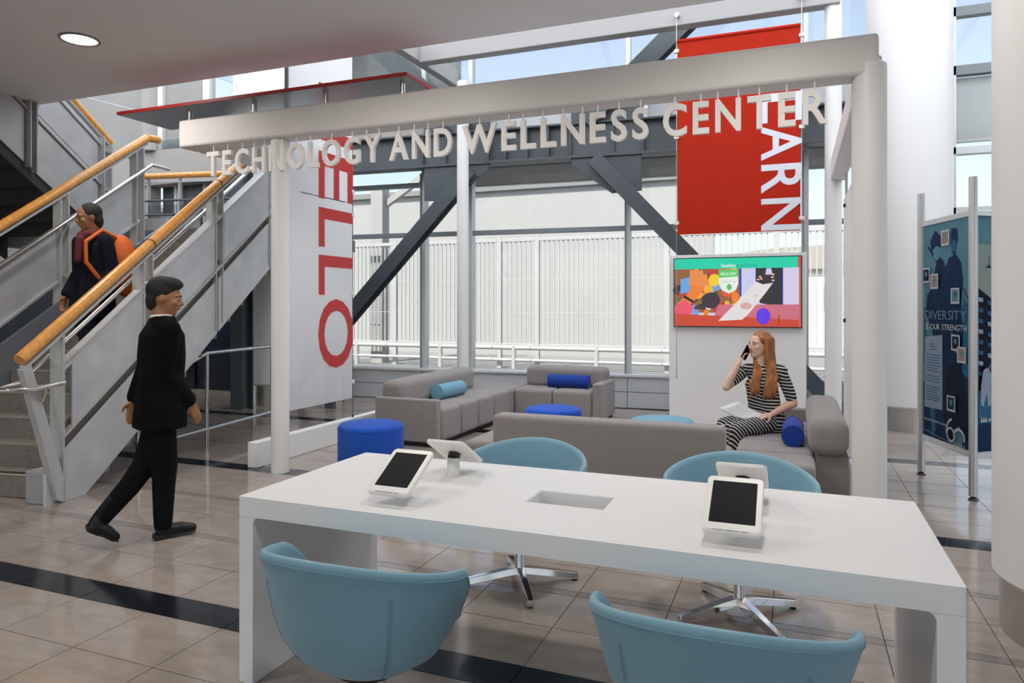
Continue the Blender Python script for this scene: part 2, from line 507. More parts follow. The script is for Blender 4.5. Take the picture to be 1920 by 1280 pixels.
def brace(a0, z0, a1, z1, w=0.19):
    p0, p1 = Vector((a0, 0, z0)), Vector((a1, 0, z1)); d = (p1 - p0).normalized(); n = Vector((-d.z, 0, d.x)) * w / 2
    q = [p0 + n, p1 + n, p1 - n, p0 - n]
    m = MB()
    for (b0, th, k) in ((-0.60, 0.022, 1.0), (-0.40, 0.022, 1.0)):
        m.prism([BW(p.x, b0, p.z) for p in q], Vector(BW(0, th, 0)) - Vector(BW(0, 0, 0)))
    n2 = n * 0.12
    q2 = [p0 + n2, p1 + n2, p1 - n2, p0 - n2]
    m.prism([BW(p.x, -0.59, p.z) for p in q2], Vector(BW(0, 0.2, 0)) - Vector(BW(0, 0, 0)))
    return m.build('brace', 'steel_dark', tr, 0.003)
brace(-2.88, 3.52, -6.2, 0.0, 0.21)
brace(-1.02, 3.58, 2.30, 0.0, 0.21)
brace(-2.95, 4.1, -5.55, 6.55, 0.26)
brace(-1.15, 4.1, 1.55, 6.55, 0.26)

# ------------------------------------------------------------------ left rear wall, behind the stairs
YL = 9.8
wl = struct(MB().box(-16, -11.15, YL, YL + 0.25, 2.3, 6.6).build('wall_rear', 'wall_grey', smooth=False))
MB().box(-10.75, -9.83, YL + 0.02, YL + 0.2, 4.35, 6.6).build('panel', 'wall_grey', wl)
MB().box(-8.9, -5.0, YL + 0.35, YL + 0.55, 4.45, 6.6).build('panel', 'wall_grey', wl)
MB().prism([(-14.2, YL - 0.004, 5.95), (-14.2, YL - 0.004, 5.93), (-10.9, YL - 0.004, 4.98), (-10.9, YL - 0.004, 5.0)], (0, 0.01, 0)).build('joint', 'sill_grey', wl)
MB().box(-16, -6.9, YL - 0.05, YL + 0.3, 3.72, 4.35).build('spandrel_panel', 'spandrel', wl, 0.004)
MB().box(-11.2, -7.0, YL - 0.045, YL - 0.035, 4.35, 4.52).build('glass_strip', 'glass_rail', wl, smooth=False)
MB().cyl((-11.1, YL, 4.35), (-11.1, YL, 6.6), 0.18).build('pilaster', 'spandrel', wl)
wn2 = bpy.data.objects.new('window_2', None); col.objects.link(wn2); wn2.location = (-9.5, YL, 4.35); struct(wn2)
for (x0, x1) in ((-10.92, -10.8), (-9.83, -9.68), (-9.14, -9.06)):
    MB().box(x0, x1, YL - 0.04, YL + 0.12, 4.35, 6.6).build('mullion', 'white_paint', wn2, 0.004)
MB().box(-9.68, -9.14, YL + 0.03, YL + 0.04, 4.35, 6.6).build('pane', 'glass', wn2, smooth=False)
# storey below: grey glazed screen, then dark doors on the ground floor
sc_ = struct(MB().box(-11.1, -6.9, YL + 0.25, YL + 0.3, 2.3, 3.72).build('wall_screen', 'opening_dark', smooth=False))
for x in (-12.2, -11.35, -10.7, -10.62, -10.0, -9.2, -8.4, -7.6):
    MB().box(x - 0.03, x + 0.03, YL + 0.16, YL + 0.25, 2.45, 3.72).build('mullion', 'mullion', sc_, 0.004)
for (x0, x1) in ((-11.32, -10.75), (-10.58, -10.1)):
    MB().box(x0 + 0.05, x1 - 0.05, YL + 0.2, YL + 0.25, 2.5, 3.2).build('bright_pane', 'ext_white', sc_, 0.004)
gl = struct(MB().box(-16, -6.9, YL + 0.0, YL + 0.25, 0, 2.3).build('wall_ground', 'door_frame', smooth=False))
for k, (x0, x1) in enumerate(((-13.5, -12.4), (-12.3, -11.2), (-11.1, -10.0), (-9.9, -8.9))):
    d = MB().box(x0, x1, YL - 0.06, YL, 0.02, 2.25).build('door_%d' % (k + 1), 'door_dark', None, 0.006); struct(d)
    MB().cyl((x1 - 0.12, YL - 0.1, 0.9), (x1 - 0.12, YL - 0.1, 1.3), 0.012).build('handle', 'stainless', d)
MB().box(-8.8, -6.9, YL - 0.03, YL, 0.0, 2.3).build('panel', 'wall_white', gl, 0.004)

# right rear facade, seen between the two big columns
wr = bpy.data.objects.new('window_3', None); col.objects.link(wr); wr.location = (2.2, 11.0, 0); struct(wr)
for x in (1.35, 1.95, 3.4, 5.0, 7.0):
    MB().box(x - 0.04, x + 0.04, 10.95, 11.1, 0.5, 6.6).build('mullion', 'mullion', wr, 0.004)
for z0, z1 in ((5.33, 5.46), (4.55, 4.68), (3.50, 3.60), (2.70, 2.80), (0.45, 0.55)):
    MB().box(1.3, 7.0, 10.95, 11.08, z0, z1).build('transom', 'mullion_grey' if z0 > 4 else 'mullion', wr, 0.004)
MB().box(1.4, 5.0, 11.10, 11.12, 3.72, 4.55).build('roller_blind', 'blind', wr, 0.003)
MB().cyl((1.4, 11.11, 3.70), (5.0, 11.11, 3.70), 0.025).build('blind_bar', 'white_paint', wr)
for z0, z1 in ((0.55, 2.7), (2.8, 3.5), (3.6, 4.55), (4.68, 5.33), (5.46, 6.6)):
    MB().box(1.39, 6.96, 11.0, 11.012, z0, z1).build('pane', 'glass', wr, smooth=False)
MB().box(1.3, 8, 10.95, 11.15, 0, 0.45).build('sill', 'sill_grey', wr, 0.004)

# unseen skylight over the whole hall, frosted to spread sunlight and brighten the room
sk = bpy.data.objects.new('ceiling_skylight', None); col.objects.link(sk); sk.location = (-3, 8, 6.6); struct(sk)
for x in range(-15, 9, 3):
    MB().box(x - 0.05, x + 0.05, -8, 11.2, 6.6, 6.75).build('rafter', 'white_paint', sk)
m_ = MB(); m_.add([(-16, -8, 6.76), (9, -8, 6.76), (9, 11.2, 6.76), (-16, 11.2, 6.76)], [(0, 1, 2, 3)])
m_.build('pane', 'frosted_glass', sk, smooth=False)

# ------------------------------------------------------------------ columns
def big_column(x, y, r, rb, zb, label, top=6.6):
    t = thing('round_column', label, 'column', (x, y, 0), 'large white round columns')
    MB().lathe([(r - 0.02, zb), (r, zb + 0.02), (r, top)], (x, y, 0), 64).build('cladding', 'column_white', t)
    MB().lathe([(rb, 0), (rb, zb + 0.005)], (x, y, 0), 64).build('base_ring', 'brushed', t)
big_column(1.30, 9.93, 0.47, 0.445, 0.28, 'large white round column with steel base behind the poster stand')
big_column(1.33, 3.9, 0.47, 0.44, 0.25, 'large white round column cut by the right edge of the picture', ZS)
big_column(-7.6, 8.87, 0.46, 0.435, 0.3, 'large white round column behind the perforated red-letter panel')
dc = thing('steel_column', 'dark steel square column under the stairs beside a white round column', 'column', (-7.42, 8.1, 0))
MB().box(-7.53, -7.31, 7.99, 8.01, 0, 3.7).box(-7.53, -7.31, 8.19, 8.21, 0, 3.7).build('flange', 'steel_dark', dc)
MB().box(-7.435, -7.405, 8.01, 8.19, 0, 3.7).build('web', 'steel_dark', dc)

# ------------------------------------------------------------------ outside
struct(MB().box(-60, 60, 10.6, 160, -0.35, -0.15).build('ground_terrace', 'ground', smooth=False))
KO = 1.3
def OUT(x, y, z): return (x * KO, y * KO, 1.5 + (z - 1.5) * KO)
pw = thing('parapet_wall', 'long white rendered building wall standing behind the bar fence', 'wall', OUT(-8, 17, -0.2))
MB(OUT).box(-30, -1.75, 17, 17.4, -0.2, 4.45).build('wall_body', 'ext_white', pw)
MB(OUT).box(-30, -1.7, 16.9, 17.45, 4.45, 4.6).build('coping', 'ext_grey', pw, 0.01)
can = thing('canopy_slab', 'pale canopy slab outside the windows below the steel girder', 'canopy', BW(-1, 0.8, 3.66))
MB(BW).box(-3.66, 3.2, 0.15, 1.6, 3.66, 3.80).build('slab', 'ext_white', can, 0.01)
MB(BW).box(-3.66, 3.2, 1.6, 1.66, 3.64, 3.86).build('edge_trim', 'white_paint', can, 0.005)
YF = 13.3
bar = MB().box(-0.014, 0.014, -0.014, 0.014, OUT(0, 0, 0.74)[2], OUT(0, 0, 2.79)[2]).mesh('bar', 'fence_white', smooth=False)
posts = [-9.6, -8.0, -5.56, -4.75, -2.2, -0.3, 1.6, 3.5]
fence_labels = ['white bar fence bay left of the diagonal steel brace', 'white bar fence bay crossed by the diagonal steel brace', 'narrow white bar fence bay right of the slim white post', 'wide white bar fence bay in the middle window', 'white bar fence bay just left of the wall screen', 'bar fence bay behind the wall screen and red banner', 'bar fence bay right of the wall screen']
for i in range(len(posts) - 1):
    x0, x1 = posts[i], posts[i + 1]
    t = thing('fence_panel', fence_labels[i], 'fence', OUT((x0 + x1) / 2, YF, 0.0)[:2] + (-0.2,), 'white bar fence outside')
    MB(OUT).box(x0 - 0.045, x0 + 0.045, YF - 0.04, YF + 0.04, 0.15, 2.86).build('post', 'fence_white', t, 0.005)
    for z in (0.70, 2.81):
        MB(OUT).box(x0 + 0.045, x1 - 0.05, YF - 0.03, YF + 0.03, z - 0.035, z + 0.035).build('rail', 'fence_white', t, 0.004)
    for z in (1.36, 2.02):
        MB(OUT).box(x0 + 0.045, x1 - 0.05, YF - 0.006, YF + 0.006, z - 0.006, z + 0.006).build('cross_wire', 'fence_white', t)
    n = int((x1 - x0 - 0.12) / 0.1)
    for j in range(n):
        o = bpy.data.objects.new('bar', bar); col.objects.link(o); o.parent = t
        o.location = Vector((KO * (x0 + 0.1 + (j + 0.5) * (x1 - x0 - 0.2) / n), KO * YF, 0)) - Vector(t.location)
    MB(OUT).tube([(x0 - 0.04, YF - 0.25, 0.42), (x1 - 0.05, YF - 0.25, 0.42)], 0.03).build('guard_rail', 'fence_white', t)
    MB(OUT).tube([((x0 + x1) / 2, YF - 0.25, 0.15), ((x0 + x1) / 2, YF - 0.25, 0.70)], 0.045).build('guard_post', 'fence_white', t)
    MB(OUT).tube([(x0 - 0.04, YF - 0.25, 0.66), (x1 - 0.05, YF - 0.25, 0.66)], 0.04).build('guard_rail', 'fence_white', t)
pp = thing('concrete_post', 'thick white square post standing outside behind the fence', 'post', OUT(-8.6, 13.6, 0.1)[:2] + (-0.2,))
MB(OUT).box(-8.75, -8.45, 13.5, 13.8, 0.15, 4.1).build('shaft', 'ext_white', pp, 0.02)
MB(OUT).prism([(-8.6, 13.65, 3.6), (-8.6, 13.65, 3.75), (-7.0, 13.65, 4.7), (-7.0, 13.65, 4.55)], (0, 0.12, 0)).build('strut', 'ext_white', pp)
# hillside with houses far off to the right
struct(MB().ell((12, 120, -6), 60, 18, 17, 32, 12).build('ground_hill', 'hill'))
hs = [(-4.5, 60, 3.0, 4.6), (-0.2, 66, 3.6, 5.2), (3.2, 62, 2.6, 4.4), (0.6, 30, 3.4, 2.9), (2.0, 48, 3.5, 4.4)]
hl = ['small far house at the left of the hillside row', 'tall far house on the hillside behind the screen', 'far house at the right end of the hillside row', 'grey sided building behind the fence bars beside the screen', 'pale house with flat roof midway up the hillside']
for (x, y, w, h), lb in zip(hs, hl):
    t = thing('far_house', lb, 'house', (x, y, -0.3), 'houses on the hillside')
    MB().box(x - w / 2, x + w / 2, y, y + 4, -0.3, h).build('walls', 'house_cream', t)
    MB().prism([(x - w / 2 - 0.2, y - 0.2, h), (x + w / 2 + 0.2, y - 0.2, h), (x, y - 0.2, h + 0.9)], (0, 4.4, 0)).build('roof', 'house_roof', t)
    for k in (-0.28, 0.22):
        MB().box(x + k * w - 0.3, x + k * w + 0.3, y - 0.04, y, h - 1.6, h - 0.6).build('window', 'house_window', t)

# ------------------------------------------------------------------ white portal frame
pf = thing('portal_frame', 'white portal frame of round posts and beams around the lounge', 'frame', (-2.4, 5.16, 0))
def rbox(x0, x1, y0, y1, z0, z1, name, m, parent, bev=0.02):
    return MB().box(x0, x1, y0, y1, z0, z1).build(name, m, parent, bev, 3)
rbox(-5.42, 0.50, 5.08, 5.30, 2.985, 3.245, 'front_beam', 'beam_paint', pf, 0.025)
rbox(-5.42, -4.72, 5.30, 6.40, 2.985, 3.225, 'side_beam', 'white_paint', pf, 0.03)
rbox(0.38, 0.54, 5.30, 9.0, 2.93, 3.17, 'side_beam', 'white_paint', pf, 0.02)
rbox(-4.95, 0.48, 8.88, 9.06, 4.94, 5.21, 'upper_beam', 'upper_paint', pf, 0.01)
rbox(-5.08, -4.95, 6.5, 10.25, 4.96, 5.21, 'upper_beam', 'upper_paint', pf, 0.01)
def post(x, y, r, z1, name='post'):
    return MB().lathe([(r + 0.0, 0.0), (r, 0.01), (r, z1 - 0.01), (r - 0.008, z1)], (x, y, 0), 40).build(name, 'white_paint', pf)
post(-4.308, 5.18, 0.08, 2.985)
post(0.45, 5.18, 0.105, 3.07)
post(-4.308, 8.97, 0.082, 4.62)
post(0.41, 9.0, 0.092, 6.6)
rbox(-4.70, -4.60, 5.2, 9.2, 0.0, 0.236, 'curb', 'white_paint', pf, 0.008)

# white glass board on the right side of the frame
gb = thing('glass_board', 'tall white glass board fixed between the two right-hand posts', 'board', (0.5, 7.2, 0))
MB().box(0.495, 0.51, 5.6, 8.6, 0.06, 2.66).build('board', 'plastic_white', gb, 0.004)
for z in (2.55, 1.34, 0.25):
    for yy in (6.0, 8.25):
        MB().cyl((0.495, yy, z), (0.472, yy, z), 0.02).build('bolt', 'plastic_black', gb)
for yy in (5.7, 8.5):
    MB().box(0.505, 0.53, yy - 0.015, yy + 0.015, 0.0, 2.95).build('bracket', 'stainless', gb)

# ------------------------------------------------------------------ hanging sign letters
sg = thing('hanging_sign', 'white raised letters TECHNOLOGY AND WELLNESS CENTER hanging under the front beam', 'sign', (-2.4, 5.13, 2.70))
YT = 5.12
def sx(p): return (p[0], YT - p[2], 2.705 + p[1])
for word, x0, x1 in (('TECHNOLOGY', -5.095, -3.215), ('AND', -3.13, -2.555), ('WELLNESS', -2.46, -0.98), ('CENTER', -0.875, 0.195)):
    for ch, v, f in letters(word, x0, x1, 0.213, 0.022, 0.016, 0.20):
        l = MB().add([sx(p) for p in v], f).build('letter', 'letter_paint', sg, smooth=False)
        xs = [p[0] for p in v]; a, b = min(xs), max(xs)
        hang = [(a + b) / 2]
        if ch in 'HN': hang = [a + 0.016, b - 0.016]
        if ch == 'Y': hang = [a + 0.02, b - 0.02]
        if ch in 'L': hang = [a + 0.018]
        for h in hang:
            zt = 2.705 + max(p[1] for p in v if abs(p[0] - h) < 0.03)
            MB().cyl((h, YT, zt - 0.005), (h, YT, 2.99), 0.006, n=10).build('hanger_rod', 'letter_paint', l)

# red-edged canopy panel on standoffs
mat('panel_top', (0.17, 0.03, 0.03), 0.5, var=0.03)
rp = thing('canopy_panel', 'flat red-edged canopy panel on small standoffs above the front beam', 'panel', (-4.5, 5.5, 3.25))
MB().box(-6.172, -2.938, 5.053, 5.69, 3.372, 3.393).build('top_sheet', 'panel_top', rp)
for (a, b, c_, d_) in ((-6.18, -2.93, 5.045, 5.053), (-6.18, -2.93, 5.69, 5.698), (-6.18, -6.172, 5.053, 5.69), (-2.938, -2.93, 5.053, 5.69)):
    MB().box(a, b, c_, d_, 3.366, 3.394).build('edge_strip', 'red_paint', rp)
MB().box(-6.172, -2.938, 5.053, 5.69, 3.364, 3.372).build('under_sheet', 'panel_under', rp)
for x in (-5.35, -4.58, -3.80, -3.03):
    MB().cyl((x, 5.16, 3.245), (x, 5.16, 3.366), 0.022).build('standoff', 'stainless', rp)
    MB().cyl((x, 5.16, 3.245), (x, 5.16, 3.26), 0.034).build('standoff_foot', 'stainless', rp)

# ------------------------------------------------------------------ LEARN banner
bn = thing('red_banner', 'red hanging banner with white sideways letters LEARN on steel cables', 'banner', (-0.63, 8.82, 2.37))
YB = 8.82
MB().box(-1.335, 0.06, YB - 0.004, YB + 0.004, 2.36, 4.73).build('sheet', 'red_banner', bn)
MB().cyl((-1.335, YB, 4.72), (0.06, YB, 4.72), 0.022).build('top_roll', 'red_banner', bn)
def learn_xf(x, y_, z_): return (-0.36 + y_, YB - 0.006 - z_, -x)
for ch_, xa, xb in (('L', -4.34, -4.03), ('E', -3.965, -3.623), ('A', -3.586, -3.189), ('R', -3.139, -2.804), ('N', -2.742, -2.37)):
    for ch, v, f in letters(ch_, xa, xb, 0.425, 0.012, 0.001):
        MB(learn_xf).add(v, f).build('letter', 'print_white', bn, smooth=False)
for x in (-1.345, 0.072):
    MB().cyl((x, YB, 0.6 if x < 0 else 2.1), (x, YB, 5.05), 0.004, n=8).build('cable', 'stainless', bn)
    MB().cyl((x, YB, 5.05), (x, 8.88, 5.05), 0.03).build('cable_anchor', 'brushed', bn)
    for z in (4.60, 3.55, 2.50):
        MB().box(x - 0.03, x + 0.03, YB - 0.02, YB + 0.02, z - 0.02, z + 0.02).build('clip', 'plastic_white', bn, 0.004)

# ------------------------------------------------------------------ HELLO perforated panel
def mesh_mat():
    m = bpy.data.materials.new('perforated'); m.use_nodes = True
    nt = m.node_tree; nt.nodes.clear(); L = nt.links.new
    o = nt.nodes.new('ShaderNodeOutputMaterial')
    geo = nt.nodes.new('ShaderNodeNewGeometry'); sep = nt.nodes.new('ShaderNodeSeparateXYZ'); L(geo.outputs['Position'], sep.inputs[0])
    def math_(op, a, b=None):
        n = nt.nodes.new('ShaderNodeMath'); n.operation = op
        for i, q in enumerate((a, b)):
            if q is None: continue
            if isinstance(q, (int, float)): n.inputs[i].default_value = q
            else: L(q, n.inputs[i])
        return n.outputs[0]
    k = 2 * PI / 0.017
    u = math_('ADD', sep.outputs['Y'], math_('MULTIPLY', sep.outputs['Z'], 0.55))
    v = math_('SUBTRACT', sep.outputs['Z'], math_('MULTIPLY', sep.outputs['Y'], 0.25))
    s = math_('MULTIPLY', math_('SINE', math_('MULTIPLY', u, k)), math_('SINE', math_('MULTIPLY', v, k)))
    # print gets more open towards the bottom edge
    r = nt.nodes.new('ShaderNodeMapRange'); L(sep.outputs['Z'], r.inputs['Value'])
    r.inputs['From Min'].default_value = 0.5; r.inputs['From Max'].default_value = 2.2
    r.inputs['To Min'].default_value = 0.18; r.inputs['To Max'].default_value = 0.50
    hole = math_('GREATER_THAN', s, r.outputs[0])
    d = nt.nodes.new('ShaderNodeBsdfPrincipled'); d.inputs['Base Color'].default_value = (0.93, 0.94, 0.95, 1); d.inputs['Roughness'].default_value = 0.55
    tl = nt.nodes.new('ShaderNodeBsdfTranslucent'); tl.inputs[0].default_value = (0.97, 0.98, 0.99, 1)
    m1 = nt.nodes.new('ShaderNodeMixShader'); m1.inputs[0].default_value = 0.5
    L(d.outputs[0], m1.inputs[1]); L(tl.outputs[0], m1.inputs[2])
    t = nt.nodes.new('ShaderNodeBsdfTransparent')
    m2 = nt.nodes.new('ShaderNodeMixShader'); L(hole, m2.inputs[0]); L(m1.outputs[0], m2.inputs[1]); L(t.outputs[0], m2.inputs[2])
    L(m2.outputs[0], o.inputs[0])
    MATS['perforated'] = m
mesh_mat()
hp = thing('perforated_panel', 'tall perforated white panel with sideways red letters HELLO on cables', 'banner', (-4.65, 6.27, 0.45))
XH = -4.65
KH = 4.65 / 4.2
def zh(z): return 1.5 + (z - 1.5) * KH
for (z0, z1) in ((0.555, 2.53), (2.54, 4.75)):
    MB().box(XH - 0.002, XH + 0.002, 5.17 * KH, 6.14 * KH, zh(z0), zh(z1)).build('sheet', 'perforated', hp, smooth=False)
def hello_xf(x, y_, z_): return (XH + 0.004 + z_, (5.60 + y_) * KH, zh(-x))
for ch, x0, x1 in (('H', -3.62, -3.08), ('E', -2.97, -2.52), ('L', -2.435, -2.06), ('L', -1.98, -1.60), ('O', -1.56, -0.885)):
    for c, v, f in letters(ch, x0, x1, 0.535, 0.014, 0.0008):
        MB(hello_xf).add(v, f).build('letter', 'print_red', hp, smooth=False)
for yy in (5.155 * KH, 6.15 * KH):
    MB().cyl((XH, yy, 0.236), (XH, yy, 5.1), 0.004, n=8).build('cable', 'steel_dark', hp)
    MB().cyl((XH, yy, 0.23), (XH, yy, 0.26), 0.012, n=12).build('cable_foot', 'plastic_black', hp)
    for z in (0.72, 1.62, 2.42, 2.66, 3.4):
        MB().box(XH - 0.012, XH + 0.012, yy - 0.024, yy + 0.024, zh(z) - 0.02, zh(z) + 0.02).build('clip', 'plastic_white', hp, 0.003)
MB().box(XH - 0.012, XH + 0.012, 5.12 * KH, 5.14 * KH, 0.24, zh(4.3)).build('edge_channel', 'steel_dark', hp)

# ------------------------------------------------------------------ screen wall
tv = thing('screen_wall', 'white freestanding partition carrying the wall screen', 'partition', (-0.66, 9.0, 0))
MB().box(-1.46, 0.125, 8.97, 9.22, 0.0, 2.12).build('partition_body', 'white_paint', tv, 0.008)
MB().box(-1.405, 0.085, 8.955, 8.97, 1.215, 2.09).build('recess_frame', 'sill_cap', tv, 0.003)
ds = thing('wall_screen', 'wide flat screen showing a hand, a banknote and a green title bar', 'screen', (-0.66, 8.94, 1.24))
SX0, SX1, SZ0, SZ1 = -1.385, 0.065, 1.245, 2.068
MB().box(SX0 - 0.012, SX1 + 0.012, 8.925, 8.955, SZ0 - 0.012, SZ1 + 0.012).build('bezel', 'plastic_black', ds, 0.003)
_em = {}
def emat(c, s=1.0):
    k = tuple(round(x, 3) for x in c)
    if k not in _em:
        nm = 'screen_%d' % len(_em)
        mat(nm, (0.01, 0.01, 0.01), 0.35, emit=srgb(*c), estr=s * 0.85, var=0.1)
        _em[k] = nm
    return _em[k]
_lay = [0]
def spoly(name, pts, c):
    """flat patch of the picture on the screen; pts in 0..1 (u right, v down)"""
    _lay[0] += 1
    yy = 8.9245 - 0.00012 * _lay[0]
    P = [(SX0 + u * (SX1 - SX0), yy, SZ1 - v * (SZ1 - SZ0)) for u, v in pts]
    m = MB(); m.add(P, [tuple(range(len(P)))[::-1]])
    return m.build(name, emat(c), ds, smooth=False)
def ov(cx, cy, rx, ry, n=20, rot=0.0):
    return [(cx + rx * math.cos(t) * math.cos(rot) - ry * math.sin(t) * math.sin(rot) * 0.6, cy + rx * math.cos(t) * math.sin(rot) * 1.7 + ry * math.sin(t) * math.cos(rot)) for t in [2 * PI * k / n for k in range(n)]]
spoly('picture', [(0, 0), (1, 0), (1, 1), (0, 1)], (214, 205, 235))
spoly('picture_patch', [(0, .15), (.53, .15), (.53, .8), (0, .8)], (150, 95, 60))
rr = random.Random(3)
for k in range(46):
    c = rr.choice([(240, 180, 60), (235, 235, 240), (220, 90, 50), (60, 45, 50), (240, 130, 40), (120, 160, 220), (190, 60, 60), (250, 210, 90), (90, 60, 55), (70, 110, 80)])
    spoly('picture_patch', ov(rr.uniform(.02, .5), rr.uniform(.18, .8), rr.uniform(.02, .06), rr.uniform(.03, .09), 14, rr.uniform(0, 3)), c)
spoly('picture_patch', [(.05, .3), (.16, .26), (.12, .5), (.05, .52)], (110, 165, 225))
spoly('picture_patch', ov(.3, .62, .075, .12), (58, 48, 58))
spoly('picture_patch', ov(.33, .32, .05, .09), (245, 205, 40))
spoly('forearm', [(0, .70), (.11, .52), (.16, .34), (.24, .30), (.25, .44), (.19, .58), (.13, .68), (0, .88)], (240, 130, 50))
for (a, b, c_, d_) in ((.13, .17, .17, .40), (.17, .16, .20, .40), (.20, .18, .235, .42), (.235, .24, .27, .40)):
    spoly('finger', [(a, b), (c_, b - .01), (c_ + .015, d_), (a - .01, d_)], (238, 140, 75))
spoly('wristband', [(.085, .54), (.165, .63), (.155, .66), (.075, .575)], (35, 25, 25))
spoly('sleeve', [(0, .70), (.09, .60), (.15, .72), (.13, 1), (0, 1)], (240, 85, 110))
spoly('machine_blue', [(.53, .15), (.545, .15), (.545, .55), (.53, .58)], (30, 60, 190))
spoly('machine_panel', [(.545, .15), (.655, .15), (.655, .6), (.545, .6)], (205, 205, 245))
spoly('machine_slot', [(.655, .15), (.86, .15), (.86, .72), (.69, .66), (.655, .5)], (44, 40, 46))
spoly('slot_edge', [(.86, .15), (.866, .15), (.866, .72), (.86, .72)], (30, 50, 200))
spoly('slot_light', [(.74, .16), (.775, .16), (.785, .25), (.73, .25)], (215, 205, 235))
for u, v in ((.69, .28), (.70, .31), (.79, .25), (.785, .29), (.79, .335), (.675, .32)):
    spoly('slot_lamp', ov(u, v, .011, .012, 10), (245, 200, 190))
spoly('pink_base', [(.36, .68), (1, .68), (1, 1), (.30, 1)], (205, 110, 130))
spoly('red_base', [(0, .82), (.3, .84), (1, .90), (1, 1), (0, 1)], (205, 70, 45))
spoly('banknote', [(.36, .92), (.50, .66), (.655, .345), (.71, .39), (.79, .37), (.73, .52), (.60, .82), (.55, .90)], (228, 222, 224))
spoly('note_mark', ov(.58, .70, .045, .05), (214, 170, 165)); spoly('note_mark', ov(.655, .555, .02, .025), (200, 215, 195))
spoly('badge_shape', [(.365, .17), (.52, .17), (.52, .38), (.50, .47), (.445, .52), (.39, .47), (.365, .38)], (232, 240, 232))
spoly('badge_green', [(.365, .17), (.52, .17), (.52, .27), (.365, .29)], (95, 205, 110))
spoly('badge_leaf', ov(.448, .425, .02, .045), (95, 190, 110))
spoly('round_button', ov(.715, .85, .055, .12), (105, 50, 225)); spoly('button_mark', [(.695, .78), (.715, .78), (.715, .92), (.695, .92)], (60, 80, 235))
spoly('card_slot', [(.83, .83), (.838, .83), (.838, .95), (.83, .95)], (150, 30, 40))
spoly('title_bar', [(0, 0), (.975, 0), (.975, .155), (0, .155)], (25, 208, 170))
spoly('title_end', [(.975, 0), (1, 0), (1, .155), (.975, .155)], (190, 90, 70))
spoly('right_edge', [(.985, .155), (1, .155), (1, 1), (.985, 1)], (200, 100, 90))
def scr_xf(x, y_, z_): return (SX0 + x * (SX1 - SX0), 8.9135, SZ1 - (SZ1 - SZ0) * 0.135 + y_)
flat_text('title_text', 'healthy', .385, .50, 0.044, scr_xf, emat((235, 245, 240)), ds, 0.012, 0.08)
flat_text('title_text', 'workforce', .503, .668, 0.044, scr_xf, emat((20, 140, 140)), ds, 0.0, 0.08)
def bad_xf(dz): return lambda x, y_, z_: (SX0 + x * (SX1 - SX0), 8.9135, SZ1 - (SZ1 - SZ0) * dz + y_)
flat_text('badge_text', 'HEALTHY', .378, .505, 0.03, bad_xf(.25), emat((240, 250, 240)), ds, 0.02, 0.1)
flat_text('badge_text', 'ENJOY &', .385, .50, 0.024, bad_xf(.36), emat((175, 205, 185)), ds, 0.01, 0.1)

# ------------------------------------------------------------------ white table
tb = thing('meeting_table', 'long white solid-surface table with panel legs in the foreground', 'table', (-0.82, 2.68, 0))
TX0, TX1, TY0, TY1, TZ = -2.06, 0.43, 2.23, 3.135, 0.74
HX0, HX1, HY0, HY1 = -0.97, -0.665, 2.585, 2.765
TT = 0.078
m = MB()
xs = [TX0, HX0, HX1, TX1]; ys = [TY0, HY0, HY1, TY1]
for zz, flip in ((TZ, False), (TZ - TT, True)):
    for i in range(3):
        for j in range(3):
            if i == 1 and j == 1: continue
            q = [(xs[i], ys[j], zz), (xs[i + 1], ys[j], zz), (xs[i + 1], ys[j + 1], zz), (xs[i], ys[j + 1], zz)]
            m.add(q, [(3, 2, 1, 0) if flip else (0, 1, 2, 3)])
for (a, b) in (((TX0, TY0), (TX1, TY0)), ((TX1, TY0), (TX1, TY1)), ((TX1, TY1), (TX0, TY1)), ((TX0, TY1), (TX0, TY0))):
    m.add([(a[0], a[1], TZ - TT), (b[0], b[1], TZ - TT), (b[0], b[1], TZ), (a[0], a[1], TZ)], [(0, 1, 2, 3)])
for (a, b) in (((HX0, HY0), (HX1, HY0)), ((HX1, HY0), (HX1, HY1)), ((HX1, HY1), (HX0, HY1)), ((HX0, HY1), (HX0, HY0))):
    m.add([(a[0], a[1], TZ), (b[0], b[1], TZ), (b[0], b[1], TZ - TT), (a[0], a[1], TZ - TT)], [(0, 1, 2, 3)])
top = m.build('tabletop', 'corian', tb, smooth=False)
w = top.modifiers.new('weld', 'WELD'); w.merge_threshold = 0.0005
bv = top.modifiers.new('bevel', 'BEVEL'); bv.width = 0.006; bv.segments = 3; bv.limit_method = 'ANGLE'
for (x0, x1) in ((TX0 + 0.001, TX0 + 0.07), (TX1 - 0.07, TX1 - 0.001)):
    MB().box(x0, x1, TY0 + 0.001, TY1 - 0.001, 0, TZ - TT).build('leg_panel', 'corian', tb, 0.003)
for sgn, xx in ((1, TX0 + 0.07), (-1, TX1 - 0.07)):      # rounded inner corners
    poly = [(xx, TY0 + 0.002, TZ - TT + 0.001), (xx + sgn * 0.03, TY0 + 0.002, TZ - TT + 0.001)]
    for k in range(1, 7):
        t = PI / 2 * k / 6
        poly.append((xx + sgn * (0.03 - 0.03 * math.sin(t)), TY0 + 0.002, TZ - TT - 0.03 + 0.03 * math.cos(t)))
    MB().prism(poly, (0, TY1 - TY0 - 0.004, 0)).build('corner_fillet', 'corian', tb)
cb = MB().box(HX0 - 0.012, HX1 + 0.012, HY0 - 0.012, HY1 + 0.012, TZ - 0.17, TZ - 0.155)
